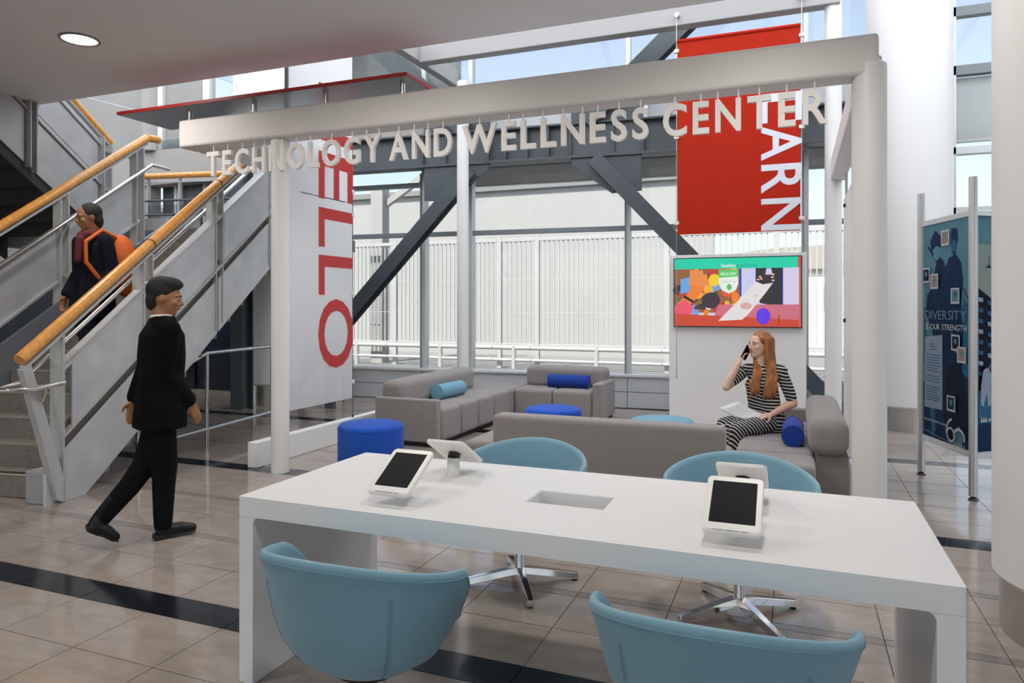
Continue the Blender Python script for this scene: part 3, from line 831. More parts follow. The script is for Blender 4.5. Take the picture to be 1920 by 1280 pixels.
for (a, b, c_, d_) in ((HX0 - 0.012, HX0, HY0 - 0.012, HY1 + 0.012), (HX1, HX1 + 0.012, HY0 - 0.012, HY1 + 0.012), (HX0, HX1, HY0 - 0.012, HY0), (HX0, HX1, HY1, HY1 + 0.012)):
    cb.box(a, b, c_, d_, TZ - 0.155, TZ - TT + 0.001)
box_ = cb.build('cable_box', 'corian', tb, smooth=False)
MB().box(HX0, HX0 + 0.004, HY0 + 0.05, HY0 + 0.13, TZ - 0.13, TZ - 0.06).build('socket_plate', 'sill_grey', box_)
MB().box(HX0 + 0.004, HX0 + 0.006, HY0 + 0.075, HY0 + 0.105, TZ - 0.11, TZ - 0.08).build('socket', 'plastic_black', box_)

# ------------------------------------------------------------------ tub chairs
def tub_shell(ro_x, ro_y, inset=0.0, zoff=0.0):
    """continuous upholstered tub: outer skin, rolled rim, inner skin, seat. Front of the chair is -y."""
    N = 64
    def rim(t):      # t: 0 at front, PI at back
        k = (1 - math.cos(t)) / 2
        s = min(1.0, max(0.0, (k - 0.20) / 0.30)); s = s * s * (3 - 2 * s)
        return 0.46 + 0.165 * s + 0.105 * k ** 2.2
    vs_, fs = [], []
    prof_out = [(0.0, 0.285), (0.30, 0.288), (0.52, 0.305), (0.72, 0.35), (0.86, 0.42), (0.94, 0.50), (1.0, 1.0)]
    rings = []
    for (kr, kz) in prof_out[:-1]:
        rings.append(('abs', kr, kz))
    rings += [('rim', 0.975, -0.05), ('rim', 1.005, -0.015), ('rim', 0.995, 0.0), ('rim', 0.975, 0.004), ('rim', 0.945, 0.002), ('rim', 0.925, -0.02),
              ('rimlow', 0.84, 0.45), ('seat', 0.80, 0.445), ('seat', 0.72, 0.462), ('seat', 0.3, 0.475), ('seat', 0.0, 0.475)]
    for kind, kr, kz in rings:
        for i in range(N):
            t = 2 * PI * i / N
            x = math.sin(t); y_ = -math.cos(t)
            zr = rim(min(t, 2 * PI - t))
            flare = 1.0 + 0.10 * max(0.0, (zr - 0.46) / 0.27)
            if kind == 'abs':
                z = min(kz, zr - 0.05); k = kr * (0.93 + 0.02 * kz)
            elif kind == 'rim':
                z = zr + kz; k = kr * (0.95 if zr < 0.5 else 0.95 + 0.05 * min(1, (zr - 0.5) / 0.1)) * (1 + 0.0 * flare)
                k *= 0.93 + 0.07 * min(1.0, max(0.0, (zr - 0.46) / 0.2))
            elif kind == 'rimlow':
                z = min(0.46, zr - 0.012); k = kr * 0.97
            else:
                z = kz; k = kr
            vs_.append((x * ro_x * k, y_ * ro_y * k, z))
    R_ = len(rings)
    for r in range(R_ - 1):
        for i in range(N):
            fs.append((r * N + i, r * N + (i + 1) % N, (r + 1) * N + (i + 1) % N, (r + 1) * N + i))
    return vs_, fs, rim
def make_chair():
    t = thing('tub_chair', 'x', 'chair', (0, 0, 0), 'pale blue tub chairs around the white table')
    v, f, rim = tub_shell(0.365, 0.325)
    sh = MB().add(v, f).build('shell', 'chair_blue', t, ang=80)
    # piping below the rolled rim and two vertical seams on the back
    pts = []
    for i in range(65):
        tt = 2 * PI * i / 64; zr = rim(min(tt, 2 * PI - tt))
        k = 0.985 * (0.95 if zr < 0.5 else 0.95 + 0.05 * min(1, (zr - 0.5) / 0.1)) * (0.93 + 0.07 * min(1.0, max(0.0, (zr - 0.46) / 0.2)))
        pts.append((math.sin(tt) * 0.365 * (k + 0.016), -math.cos(tt) * 0.325 * (k + 0.016), zr - 0.022))
    MB().tube(pts, 0.0028, 6, caps=False).build('piping', 'chair_seam', sh)
    for sg_ in (-1, 1):
        for off in (-0.012, 0.012):
            tt = PI + sg_ * (0.72 + off)
            prof = [(0.955, 0.66), (0.955, 0.6), (0.9, 0.50), (0.82, 0.42), (0.69, 0.35), (0.5, 0.305)]
            pts = [(math.sin(tt) * 0.365 * k * 0.998, -math.cos(tt) * 0.325 * k * 0.998, z) for k, z in prof]
            MB().tube(pts, 0.0009, 5).build('seam', 'chair_seam', sh)
    MB().lathe([(0.11, 0.268), (0.11, 0.286), (0.03, 0.288)], n=24).build('seat_plate', 'plastic_black', t)
    MB().lathe([(0.031, 0.07), (0.028, 0.09), (0.026, 0.27)], n=24).build('pole', 'chrome', t)
    for k in range(4):
        a = PI / 2 * k + rad(35)
        c, s = math.cos(a), math.sin(a)
        def LX(r, side, z): return (c * r - s * side, s * r + c * side, z)
        sec = [(0.0, 0.026, 0.098, 0.060), (0.10, 0.024, 0.082, 0.045), (0.30, 0.019, 0.045, 0.012), (0.325, 0.018, 0.040, 0.008)]
        vs_ = []; fs = []
        for (r, hw, zt, zb) in sec:
            vs_ += [LX(r, -hw, zb), LX(r, hw, zb), LX(r, hw * 0.8, zt), LX(r, -hw * 0.8, zt)]
        for i in range(3):
            for q in range(4):
                fs.append((i * 4 + q, i * 4 + (q + 1) % 4, (i + 1) * 4 + (q + 1) % 4, (i + 1) * 4 + q))
        fs += [(3, 2, 1, 0), (12, 13, 14, 15)]
        leg = MB().add(vs_, fs).build('leg', 'chrome', t, 0.002)
        MB().cyl(LX(0.305, 0, 0.0), LX(0.305, 0, 0.012), 0.014, n=12).build('glide', 'plastic_black', leg)
    return t
ch0 = make_chair()
# front of chair is -y in its own frame
ch0.location = (-1.38, 3.58, 0); ch0.rotation_euler = (0, 0, rad(-4))
ch0['label'] = 'pale blue tub chair behind the table, left of the two, by the grey sofa back'
dup(ch0, (-0.25, 3.60, 0), rad(3), 'pale blue tub chair behind the table, right of the two, near the seated woman')
dup(ch0, (-1.35, 2.07, 0), rad(180), 'pale blue tub chair in the left foreground tucked at the table front')
dup(ch0, (-0.195, 2.06, 0), rad(180), 'pale blue tub chair in the right foreground at the table front')

# ------------------------------------------------------------------ tablets on stands
def rrect(w, h, r, n=5):
    out = []
    for cx, cy, a0 in ((w / 2 - r, h / 2 - r, 0), (-w / 2 + r, h / 2 - r, 90), (-w / 2 + r, -h / 2 + r, 180), (w / 2 - r, -h / 2 + r, 270)):
        for k in range(n + 1):
            a = rad(a0 + 90 * k / n); out.append((cx + r * math.cos(a), cy + r * math.sin(a)))
    return out
def make_tablet():
    t = thing('tablet_stand', 'x', 'tablet', (0, 0, 0), 'tablets on the white table')
    tilt = rad(60)
    def TF(x, y_, z_):     # tablet plane: x across, y_ up along the tablet, z_ out of the face. Face looks to -y and up
        up = Vector((0, math.sin(tilt), math.cos(tilt))); nrm = Vector((0, -math.cos(tilt), math.sin(tilt)))
        p = Vector((0, 0.0, 0.108)) + Vector((1, 0, 0)) * x + up * y_ + nrm * z_
        return tuple(p)
    body = MB().prism([TF(x, y_, -0.012) for x, y_ in rrect(0.182, 0.25, 0.018)], Vector(TF(0, 0, 0.004)) - Vector(TF(0, 0, -0.012))).build('case', 'plastic_white', t, 0.003)
    MB().prism([TF(x, y_, 0.0042) for x, y_ in rrect(0.168, 0.236, 0.012)], Vector(TF(0, 0, 0.0052)) - Vector(TF(0, 0, 0.0042))).build('bezel', 'plastic_white', body)
    MB().prism([TF(x, y_ + 0.006, 0.0052) for x, y_ in rrect(0.143, 0.188, 0.003)], Vector(TF(0, 0, 0.0056)) - Vector(TF(0, 0, 0.0052))).build('screen', 'screen_black', body)
    MB().prism([TF(0.009 * math.cos(a), -0.102 + 0.009 * math.sin(a), 0.0052) for a in [2 * PI * k / 16 for k in range(16)]], Vector(TF(0, 0, 0.0058)) - Vector(TF(0, 0, 0.0052))).build('home_button', 'plastic_white', body)
    flat_text('caption', 'KAISER WEBSITES ONLY', -0.055, 0.055, 0.0056, lambda x, y_, z_: TF(x, -0.1215 + y_, 0.0057), 'text_dark', body, 0.01, 0.25)
    MB().lathe([(0.030, 0.0), (0.031, 0.003), (0.029, 0.006), (0.027, 0.075), (0.024, 0.08)], (0, 0.02, 0), 28).build('stand_base', 'plastic_white', t)
    MB().tube([(0, 0.02, 0.078), (0, 0.012, 0.088), (0, 0.002, 0.098)], [0.027, 0.028, 0.026], 20).build('swivel_neck', 'plastic_black', t)
    return t
tn = make_tablet()
tn.location = (-1.435, 2.43, TZ); tn['label'] = 'tablet on stand facing us at the left front of the white table'
dup(tn, (-0.187, 2.43, TZ), 0, 'tablet on stand facing us at the right front of the white table')
dup(tn, (-1.418, 2.875, TZ), PI, 'tablet on stand turned away from us at the left rear of the table')
dup(tn, (-0.187, 2.875, TZ), PI, 'tablet on stand turned away from us behind the right front tablet')

# ------------------------------------------------------------------ sofas
def blk(x0, x1, y0, y1, z0, z1, name, t, bev=0.03, m='sofa_grey', seg=4):
    return MB().box(x0, x1, y0, y1, z0, z1).build(name, m, t, bev, seg)
G2 = 0.003
SZ = 0.40
sa = thing('sofa', 'grey two-arm-height sofa on the left with a light blue bolster, running towards the windows', 'sofa', (-3.85, 7.6, 0), 'grey lounge sofas')
blk(-4.24, -3.48, 6.62, 6.715, 0.05, 0.505, 'armrest', sa, 0.018)
for (ya, yb) in ((6.72, 7.20), (7.20, 7.66), (7.66, 8.14), (8.14, 8.66)):
    blk(-4.22, -3.47, ya + G2, yb - G2, 0.05, SZ, 'seat', sa, 0.045)
blk(-4.25, -3.97, 6.74, 8.66, SZ - 0.02, 0.675, 'backrest', sa, 0.085, seg=6)
MB().box(-4.18, -3.52, 6.66, 8.63, 0, 0.06).build('plinth', 'black_base', sa)
cbn = thing('corner_seat', 'backless grey corner seat joining the two rear sofas', 'sofa', (-3.85, 9.05, 0), 'grey lounge sofas')
blk(-4.22, -3.47, 8.67, 9.42, 0.05, SZ, 'seat', cbn, 0.045)
MB().box(-4.18, -3.52, 8.71, 9.38, 0, 0.06).build('plinth', 'black_base', cbn)
sc2 = thing('sofa', 'grey two-seat sofa against the windows with a dark blue bolster', 'sofa', (-2.9, 9.15, 0), 'grey lounge sofas')
for (xa, xb) in ((-3.465, -2.93), (-2.93, -2.395)):
    blk(xa + G2, xb - G2, 8.76, 9.48, 0.05, SZ, 'seat', sc2, 0.045)
blk(-3.46, -2.33, 9.20, 9.49, SZ - 0.02, 0.665, 'backrest', sc2, 0.07, seg=6)
blk(-2.392, -2.27, 8.76, 9.5, 0.03, 0.50, 'armrest', sc2, 0.018)
MB().box(-3.42, -2.3, 8.8, 9.46, 0, 0.06).build('plinth', 'black_base', sc2)
sd = thing('sofa', 'long grey sofa in the middle seen from behind its straight back', 'sofa', (-1.4, 5.4, 0), 'grey lounge sofas')
blk(-2.17, -0.445, 5.03, 5.22, 0.05, 0.66, 'backrest', sd, 0.035, seg=4)
for (xa, xb) in ((-2.51, -2.0), (-2.0, -1.48), (-1.48, -0.96), (-0.96, -0.445)):
    blk(xa + G2, xb - G2, 5.225, 5.84, 0.05, SZ, 'seat', sd, 0.04)
MB().box(-2.45, -0.48, 5.08, 5.8, 0, 0.06).build('plinth', 'black_base', sd)
se = thing('sofa', 'grey sofa on the right where the woman sits, rounded back beside a blue bolster', 'sofa', (0.0, 6.4, 0), 'grey lounge sofas')
for (ya, yb) in ((5.26, 5.70), (5.70, 6.19), (6.19, 6.75), (6.75, 7.30)):
    blk(-0.43, 0.135, ya + G2, yb - G2, 0.05, SZ, 'seat', se, 0.045)
blk(0.14, 0.365, 5.70, 7.30, 0.03, SZ, 'back_base', se, 0.012)
blk(0.09, 0.365, 5.60, 7.20, SZ + 0.004, 0.675, 'backrest', se, 0.09, seg=6)
blk(-0.43, 0.36, 7.31, 7.40, 0.05, 0.515, 'armrest', se, 0.018)
MB().box(-0.38, 0.33, 5.3, 7.36, 0, 0.06).build('plinth', 'black_base', se)

# ------------------------------------------------------------------ ottomans and bolsters
def ottoman(x, y, m, label):
    t = thing('ottoman', label, 'ottoman', (x, y, 0), 'round felt ottomans')
    R_ = 0.305
    MB().lathe([(R_ - 0.005, 0.02), (R_, 0.03), (R_, 0.355), (R_ - 0.004, 0.375), (R_ - 0.018, 0.392), (R_ - 0.05, 0.40), (0.02, 0.404)], (x, y, 0), 56).build('cushion', m, t, ang=60)
    MB().lathe([(R_ - 0.03, 0.0), (R_ - 0.03, 0.025)], (x, y, 0), 40).build('foot_disc', 'black_base', t)
    MB().lathe([(R_ + 0.002, 0.355), (R_ + 0.003, 0.358), (R_ + 0.002, 0.361)], (x, y, 0), 56).build('seam', m, t)
ottoman(-3.69, 5.70, 'felt_blue', 'royal blue round ottoman left of the table by the white curb')
ottoman(-2.42, 7.28, 'felt_blue', 'royal blue round ottoman in front of the window sofa')
ottoman(-1.20, 6.95, 'felt_light', 'light blue round ottoman peeking over the middle sofa back')
def bolster(p0, p1, r, m, label):
    p0, p1 = Vector(p0), Vector(p1); d = (p1 - p0).normalized(); L = (p1 - p0).length
    t = thing('bolster_cushion', label, 'cushion', tuple((p0 + p1) / 2 - Vector((0, 0, r))), 'cylindrical bolster cushions')
    prof = [(0.0, r * 0.4), (0.004, r * 0.93), (0.014, r), (L - 0.014, r), (L - 0.004, r * 0.93), (L, r * 0.4)]
    MB().tube([tuple(p0 + d * s) for s, _ in prof], [q for _, q in prof], 32).build('cover', m, t, ang=50)
    for s in (0.008, L - 0.008):
        ring = []
        u = d.cross(Vector((0, 0, 1))).normalized(); w_ = d.cross(u)
        for k in range(33):
            a = 2 * PI * k / 32; ring.append(tuple(p0 + d * s + (u * math.cos(a) + w_ * math.sin(a)) * r * 0.99))
        MB().tube(ring, 0.004, 6, caps=False).build('piping', m, t)
bolster((-3.875, 7.36, 0.487), (-3.83, 7.92, 0.487), 0.087, 'felt_light', 'light blue bolster cushion on the left grey sofa')
bolster((-3.08, 9.09, 0.487), (-2.52, 9.09, 0.487), 0.087, 'bolster_blue', 'royal blue bolster cushion on the window sofa')
bolster((-0.015, 5.93, 0.482), (-0.015, 6.42, 0.482), 0.082, 'bolster_blue', 'royal blue bolster cushion on the right sofa beside the woman')

# ------------------------------------------------------------------ poster display stand
ps = thing('poster_stand', 'aluminium display stand with tall blue posters beside the big column', 'display', (1.3, 6.6, 0))
PA, PB, PC = Vector((1.04, 7.2, 0)), Vector((1.275, 6.4, 0)), Vector((1.98, 7.0, 0))
for p in (PA, PB, PC):
    MB().lathe([(0.032, 0.03), (0.032, 2.49)], p, 8).build('post', 'alu', ps, 0.003)
    MB().lathe([(0.036, 0.0), (0.036, 0.006), (0.012, 0.03)], p, 16).build('foot', 'plastic_black', ps)
mat('poster_cyan', (0.096, 0.223, 0.279), 0.65, spec=0.15, var=0.10, vscale=6)
mat('poster_mid', (0.025, 0.118, 0.223), 0.65, spec=0.15, var=0.15, vscale=6)
mat('poster_navy', (0.004, 0.022, 0.074), 0.65, spec=0.15, var=0.25, vscale=8)
mat('poster_deep', (0.002, 0.007, 0.022), 0.65, spec=0.15, var=0.3, vscale=8)
mat('poster_pale', (0.260, 0.341, 0.310), 0.65, spec=0.15, var=0.06, vscale=5)
mat('poster_white', (0.560, 0.584, 0.608), 0.65, spec=0.15, var=0.04)
mat('poster_sheet', (0.288, 0.352, 0.448), 0.65, spec=0.15, var=0.05)
mat('poster_face', (0.105, 0.248, 0.322), 0.65, spec=0.15, var=0.2, vscale=40)
mat('card_warm', (0.30, 0.18, 0.14), 0.4, var=0.3, vscale=50)
mat('poster_outline', (0.155, 0.279, 0.384), 0.65, spec=0.15, var=0.05)
mat('poster_yellow', (0.341, 0.279, 0.062), 0.65, spec=0.15, var=0.3, vscale=40)
def panel(P, Q, z0, z1, name):
    d = (Q - P); L = d.length; d.normalize(); n = Vector((d.y, -d.x, 0))   # n: towards the viewer
    a, b = P + d * 0.035, Q - d * 0.035
    def xf(s, dep, z): q = a + d * s + n * dep; return (q.x, q.y, z)
    Lw = (b - a).length
    pn = MB(xf).box(0, Lw, -0.006, 0.0, z0, z1).build(name, 'poster_mid', ps, smooth=False)
    MB(xf).box(-0.012, Lw + 0.012, -0.014, 0.012, z1, z1 + 0.045).build('rail', 'alu', ps, 0.003)
    MB(xf).box(-0.012, Lw + 0.012, -0.014, 0.012, z0 - 0.05, z0).build('rail', 'alu', ps, 0.003)
    for s in (0.0, Lw - 0.012):
        MB(xf).box(s, s + 0.012, -0.012, 0.006, z0, z1).build('side_strip', 'alu', ps, 0.002)
    cnt = [0]
    def art(nm, pts, m, t=0.0):
        cnt[0] += 1
        dep = 0.0004 + 0.00025 * cnt[0]
        g = MB(xf); g.add([(u * Lw, dep, z1 - v * (z1 - z0)) for u, v in pts], [tuple(range(len(pts)))[::-1]])
        return g.build(nm, m, pn, smooth=False)
    def txt(nm, word, u0, u1, v, cap, m, bold=0.0, gap=0.15):
        cnt[0] += 1
        dep = 0.0004 + 0.00025 * cnt[0]
        return flat_text(nm, word, u0 * Lw, u1 * Lw, cap, lambda x, y_, z_: xf(x, dep, z1 - v * (z1 - z0) + y_), m, pn, bold, gap)
    return art, txt
def el(cx, cy, rx, ry, n=18): return [(cx + rx * math.cos(2 * PI * k / n), cy + ry * math.sin(2 * PI * k / n)) for k in range(n)]
def rc(u0, v0, u1, v1): return [(u0, v0), (u1, v0), (u1, v1), (u0, v1)]
art, txt = panel(PA, PB, 0.37, 2.19, 'poster')
art('sky', rc(0, 0, 1, 0.5), 'poster_cyan')
art('ground', [(0, .38), (.3, .44), (1, .36), (1, 1), (0, 1)], 'poster_mid')
art('robe', [(.10, .33), (.2, .30), (.28, .21), (.36, .155), (.45, .17), (.62, .27), (.72, .33), (.70, .55), (.66, .66), (.4, .66), (.25, .55), (.05, .46)], 'poster_navy')
art('robe', [(.52, .30), (.50, .21), (.58, .165), (.72, .155), (.82, .19), (.86, .27), (.82, .38), (.86, .50), (.84, .70), (.62, .62)], 'poster_navy')
art('mortarboard', [(.17, .075), (.28, .03), (.40, .06), (.42, .11), (.30, .115), (.20, .12)], 'poster_navy')
art('sleeve', [(.10, .10), (.14, .10), (.36, .165), (.33, .19)], 'poster_navy')
art('face', el(.315, .137, .075, .034), 'poster_face')
art('cap', [(.63, .035), (.75, .04), (.76, .10), (.62, .12)], 'poster_navy')
art('face', el(.68, .12, .055, .034), 'poster_mid'); art('neck', rc(.66, .14, .71, .165), 'poster_navy')
art('light_patch', [(.08, .42), (.22, .50), (.34, .62), (.26, .63), (.06, .50)], 'poster_cyan')
art('light_patch', [(.62, .50), (.78, .52), (.80, .60), (.66, .58)], 'poster_cyan')
art('light_patch', [(.86, .34), (1, .40), (1, .62), (.90, .56)], 'poster_mid')
art('stripe', [(.84, .30), (.86, .30), (1, .365), (1, .375)], 'poster_navy')
art('dark_field', [(0, .66), (.5, .62), (1, .70), (1, 1), (0, 1)], 'poster_navy')
art('figure', [(.48, .90), (.52, .70), (.60, .645), (.74, .635), (.86, .68), (.95, .80), (.98, .96), (.6, .98)], 'poster_deep')
art('light_patch', [(0, .64), (.10, .68), (.16, .76), (.0, .74)], 'poster_cyan')
art('pillar', [(.17, .86), (.28, .86), (.30, .96), (.22, 1), (.21, .96)], 'poster_mid')
art('pillar', [(.68, .93), (.80, .91), (.88, .95), (.84, 1), (.70, 1)], 'poster_cyan')
art('sheet', [(.06, .53), (.45, .515), (.45, .86), (.05, .865)], 'poster_sheet')
for k in range(22):
    if k in (3, 11, 15): continue
    v = .56 + .0125 * k
    art('text_line', rc(.10 if k > 2 else .17, v, (.40 if k > 2 else .33) - .05 * ((k * 7) % 3 == 0), v + .0035), 'poster_mid')
for (u, v, mm) in ((.52, .073, 'card_warm'), (.10, .237, 'poster_deep'), (.29, .268, 'card_warm'), (.73, .338, 'poster_face'), (.74, .545, 'poster_deep'), (.86, .595, 'card_warm'), (.655, .818, 'poster_navy')):
    art('photo_card', rc(u - .085, v - .035, u + .085, v + .035), 'poster_white')
    art('photo', rc(u - .065, v - .028, u + .065, v + .026), mm)
    art('portrait', el(u, v - .006, .03, .013), 'poster_face' if mm != 'poster_face' else 'poster_mid')
txt('title', 'DIVERSITY', .09, .95, .445, 0.075, 'poster_outline', 0.0, 0.16)
txt('title', 'IS OUR STRENGTH', .11, .96, .492, 0.047, 'poster_white', 0.004, 0.12)
txt('maker_text', 'KAISER PERMANENTE.', .14, .42, .925, 0.018, 'poster_white', 0.012, 0.12)
txt('maker_text', 'thrive', .44, .55, .925, 0.018, 'poster_white', 0.02, 0.1)
for k in range(3): art('maker_mark', [(.08 + .018 * k, .925), (.088 + .018 * k, .912), (.096 + .018 * k, .925)], 'poster_white')
def ringarc(cu, cv, ru, rv, a0, a1, w):
    o_, i_ = [], []
    for k in range(25):
        a = rad(a0 + (a1 - a0) * k / 24); o_.append((cu + ru * math.cos(a), cv + rv * math.sin(a))); i_.append((cu + (ru - w) * math.cos(a), cv + (rv - w * .45) * math.sin(a)))
    return o_, i_
for (cu, cv, ru, rv, a0, a1, w) in ((.66, .955, .085, .034, 0, 360, .022), (.72, .955, .15, .075, 180, 265, .024), (.86, .955, .12, .04, 170, 380, .022)):
    o_, i_ = ringarc(cu, cv, ru, rv, a0, a1, w)
    for k in range(24): art('anniversary_mark', [o_[k], o_[k + 1], i_[k + 1], i_[k]], 'poster_white')
txt('maker_text', 'YEARS', .74, .98, .993, 0.022, 'poster_white', 0.006, 0.5)
art('base_line', [(0, .962), (.5, .982), (1, .996), (1, .9985), (.5, .985), (0, .965)], 'poster_sheet')
art, txt = panel(PB, PC, 0.37, 2.19, 'poster')
art('sky', rc(0, 0, 1, .45), 'poster_pale'); art('sky_top', rc(0, 0, 1, .12), 'poster_cyan')
art('structure', [(0, .30), (.25, .37), (1, .47), (1, .80), (0, .80)], 'poster_deep')
for i in range(9):
    for j in range(8):
        u, v = .02 + .11 * i, .345 + .045 * j + .014 * i
        if v < .66: art('opening', [(u, v), (u + .06, v + .004), (u + .055, v + .022), (u + .005, v + .018)], 'poster_mid' if (i + j) % 3 else 'poster_sheet')
art('lamp', [(.10, .22), (.13, .205), (.16, .22)], 'poster_deep'); art('lamp', rc(.125, .17, .132, .21), 'poster_deep')
art('cross_mark', rc(.27, .13, .36, .25), 'poster_white'); txt('title', 'WE', .24, .48, .395, 0.06, 'poster_white', 0.01)
art('road', [(0, .74), (1, .72), (1, .86), (0, .86)], 'poster_mid')
art('walker', [(.03, .72), (.06, .655), (.12, .64), (.16, .68), (.15, .72), (.16, .80), (.12, .81), (.10, .75), (.06, .81), (.03, .80)], 'poster_sheet')
art('walker', el(.10, .635, .03, .012), 'poster_deep'); art('flowers', el(.24, .70, .05, .035), 'poster_yellow')
art('band', rc(0, .885, 1, 1), 'poster_navy')
txt('maker_text', 'KAISER PERMANENTE.', .12, .85, .875, 0.03, 'poster_white', 0.012, 0.12)
for k in range(3): art('maker_mark', [(.02 + .028 * k, .875), (.034 + .028 * k, .85), (.048 + .028 * k, .875)], 'poster_white')
mat('poster_back', (0.400, 0.400, 0.400), 0.65, spec=0.15)

# ------------------------------------------------------------------ stairs
AS = rad(10.5)
S0 = Vector((-5.184, 3.77, 0)); ST = Vector((-math.sin(AS), math.cos(AS), 0)); SN = Vector((-math.cos(AS), -math.sin(AS), 0))
def SF(s, w_, z): p = S0 + ST * s + SN * w_; return (p.x, p.y, z)
mat('backing2', (0.36, 0.35, 0.34), 0.6, var=0.05)
mat('backing', (0.10, 0.085, 0.07), 0.5, var=0.1)
K1, RI, TR = 0.70, 0.175, 0.25
st = thing('staircase', 'lower flight of the grey metal and concrete staircase with an orange wood handrail', 'staircase', SF(1.6, 0.8, 0))
for i in range(14):
    s0 = 0.03 + TR * i
    stp = MB(SF).box(s0, s0 + TR + (0.06 if i < 13 else 0), 0.09, 1.56, max(0, RI * i - 0.08), RI * (i + 1)).build('step', 'concrete_step', st, 0.008)
    MB(SF).box(s0 - 0.002, s0 + 0.03, 0.09, 1.56, RI * (i + 1), RI * (i + 1) + 0.002).build('nosing_strip', 'nosing' if i == 0 else 'concrete_step', stp)
    if i == 0: MB(SF).box(s0 + 0.05, s0 + 0.10, 0.09, 1.56, RI, RI + 0.002).build('grip_strip', 'nosing_black', stp)
MB(SF).box(-0.10, 0.14, 0.06, 0.24, 0, 0.25).build('curb_block', 'backing2', st, 0.01)
MB(SF).prism([(-0.12, 0.03, 0), (0.25, 0.03, 0), (0.25, 0.03, 0.40), (0.05, 0.03, 0.40), (-0.12, 0.03, 0.24)], (0, 0.03, 0)).build('curb_plate', 'stair_panel', st)
def inc(s0, s1, w0, w1, zlo, zhi, name, m, k=K1, par=st, bev=0.0, clamp=None):
    """inclined plate between two offsets of the slope line"""
    poly = [(s0, w0, k * s0 + zlo), (s1, w0, k * s1 + zlo), (s1, w0, k * s1 + zhi), (s0, w0, k * s0 + zhi)]
    if clamp is not None: poly = [(a, b, max(clamp, c)) for a, b, c in poly]
    return MB(SF).prism(poly, (0, w1 - w0, 0)).build(name, m, par, bev)
bays = [0.03, 0.96, 2.02, 3.05, 4.1]
for i in range(4):
    a, b = bays[i] + 0.06, bays[i + 1] - 0.06
    if i == 3: b = 3.3
    inc(a, b, 0.0, 0.02, 0.50, 1.00, 'side_panel', 'stair_panel', bev=0.003)
    if i == 0:
        MB(SF).prism([(0.02, 0, 0.0), (0.22, 0, 0.0), (b, 0, K1 * b - 0.16), (b, 0, K1 * b + 0.39), (0.02, 0, 0.40)], (0, 0.02, 0)).build('side_panel', 'stair_panel', st, 0.003)
    else:
        inc(a - 0.1, b, 0.0, 0.02, -0.16, 0.39, 'side_panel', 'stair_panel', bev=0.003)
inc(0.0, 3.4, 0.03, 0.05, 0.34, 0.55, 'backing_strip', 'backing')
inc(0.0, 3.4, -0.012, 0.05, 0.485, 0.51, 'rail_bar', 'stair_frame')
inc(0.0, 3.4, -0.012, 0.09, 1.00, 1.03, 'rail_bar', 'stair_frame')
inc(-0.33, 3.4, -0.012, 0.05, 1.275, 1.30, 'rail_bar', 'stair_frame')
for k, s in enumerate(bays[:4]):
    for off in ((0.0,) if k == 0 else (-0.055, 0.055)):
        sp = s + off - 0.03
        MB(SF).box(sp - 0.008, sp + 0.008, -0.012, 0.11, (0.0 if k == 0 else K1 * sp - 0.12), K1 * sp + 1.29).build('rail_post', 'stair_frame', st, 0.002)
MB(SF).prism([(0.03, -0.012, 0.0), (0.0, -0.012, 0.0), (-0.06, -0.012, 0.03), (-0.36, -0.012, 1.04), (-0.29, -0.012, 1.07), (0.03, -0.012, 0.10)], (0, 0.055, 0)).build('slanted_post', 'stair_frame', st, 0.003)
def rail(s0, s1, w_, z0, k, r, name, m, par=st, n=20):
    return MB().tube([SF(s0, w_, k * s0 + z0), SF(s1, w_, k * s1 + z0)], r, n).build(name, m, par)
wd = rail(-0.36, 3.5, 0.02, 1.36, K1, 0.045, 'wood_handrail', 'wood')
for s in (0.99, 2.0):
    MB().tube([SF(s - 0.006, 0.02, K1 * s + 1.356), SF(s + 0.006, 0.02, K1 * s + 1.364)], 0.0462, 20).build('joint_ring', 'wood_joint', wd)
rail(-0.25, 3.4, 0.14, 1.10, K1, 0.02, 'grab_rail', 'stainless')
MB().tube([SF(-0.25, 0.14, 0.925), SF(-0.42, 0.14, 0.90), SF(-0.46, 0.10, 0.90), SF(-0.44, 0.02, 0.90), SF(-0.32, -0.06, 0.90), SF(-0.05, -0.06, 0.915)], 0.02, 14).build('grab_rail_loop', 'stainless', st)
MB().tube([SF(-0.22, -0.03, 0.80), SF(-0.22, -0.05, 0.86), SF(-0.22, -0.06, 0.89)], 0.014, 10).build('rail_bracket', 'stainless', st)
for s in (0.9, 1.95, 2.95):
    MB().tube([SF(s, 0.03, K1 * s + 1.02), SF(s, 0.09, K1 * s + 1.0), SF(s, 0.14, K1 * s + 1.08)], 0.009, 8).build('rail_bracket', 'stainless', st)
    MB(SF).box(s - 0.03, s + 0.03, 0.03, 0.045, K1 * s + 0.98, K1 * s + 1.14).build('bracket_plate', 'stair_frame', st, 0.01)
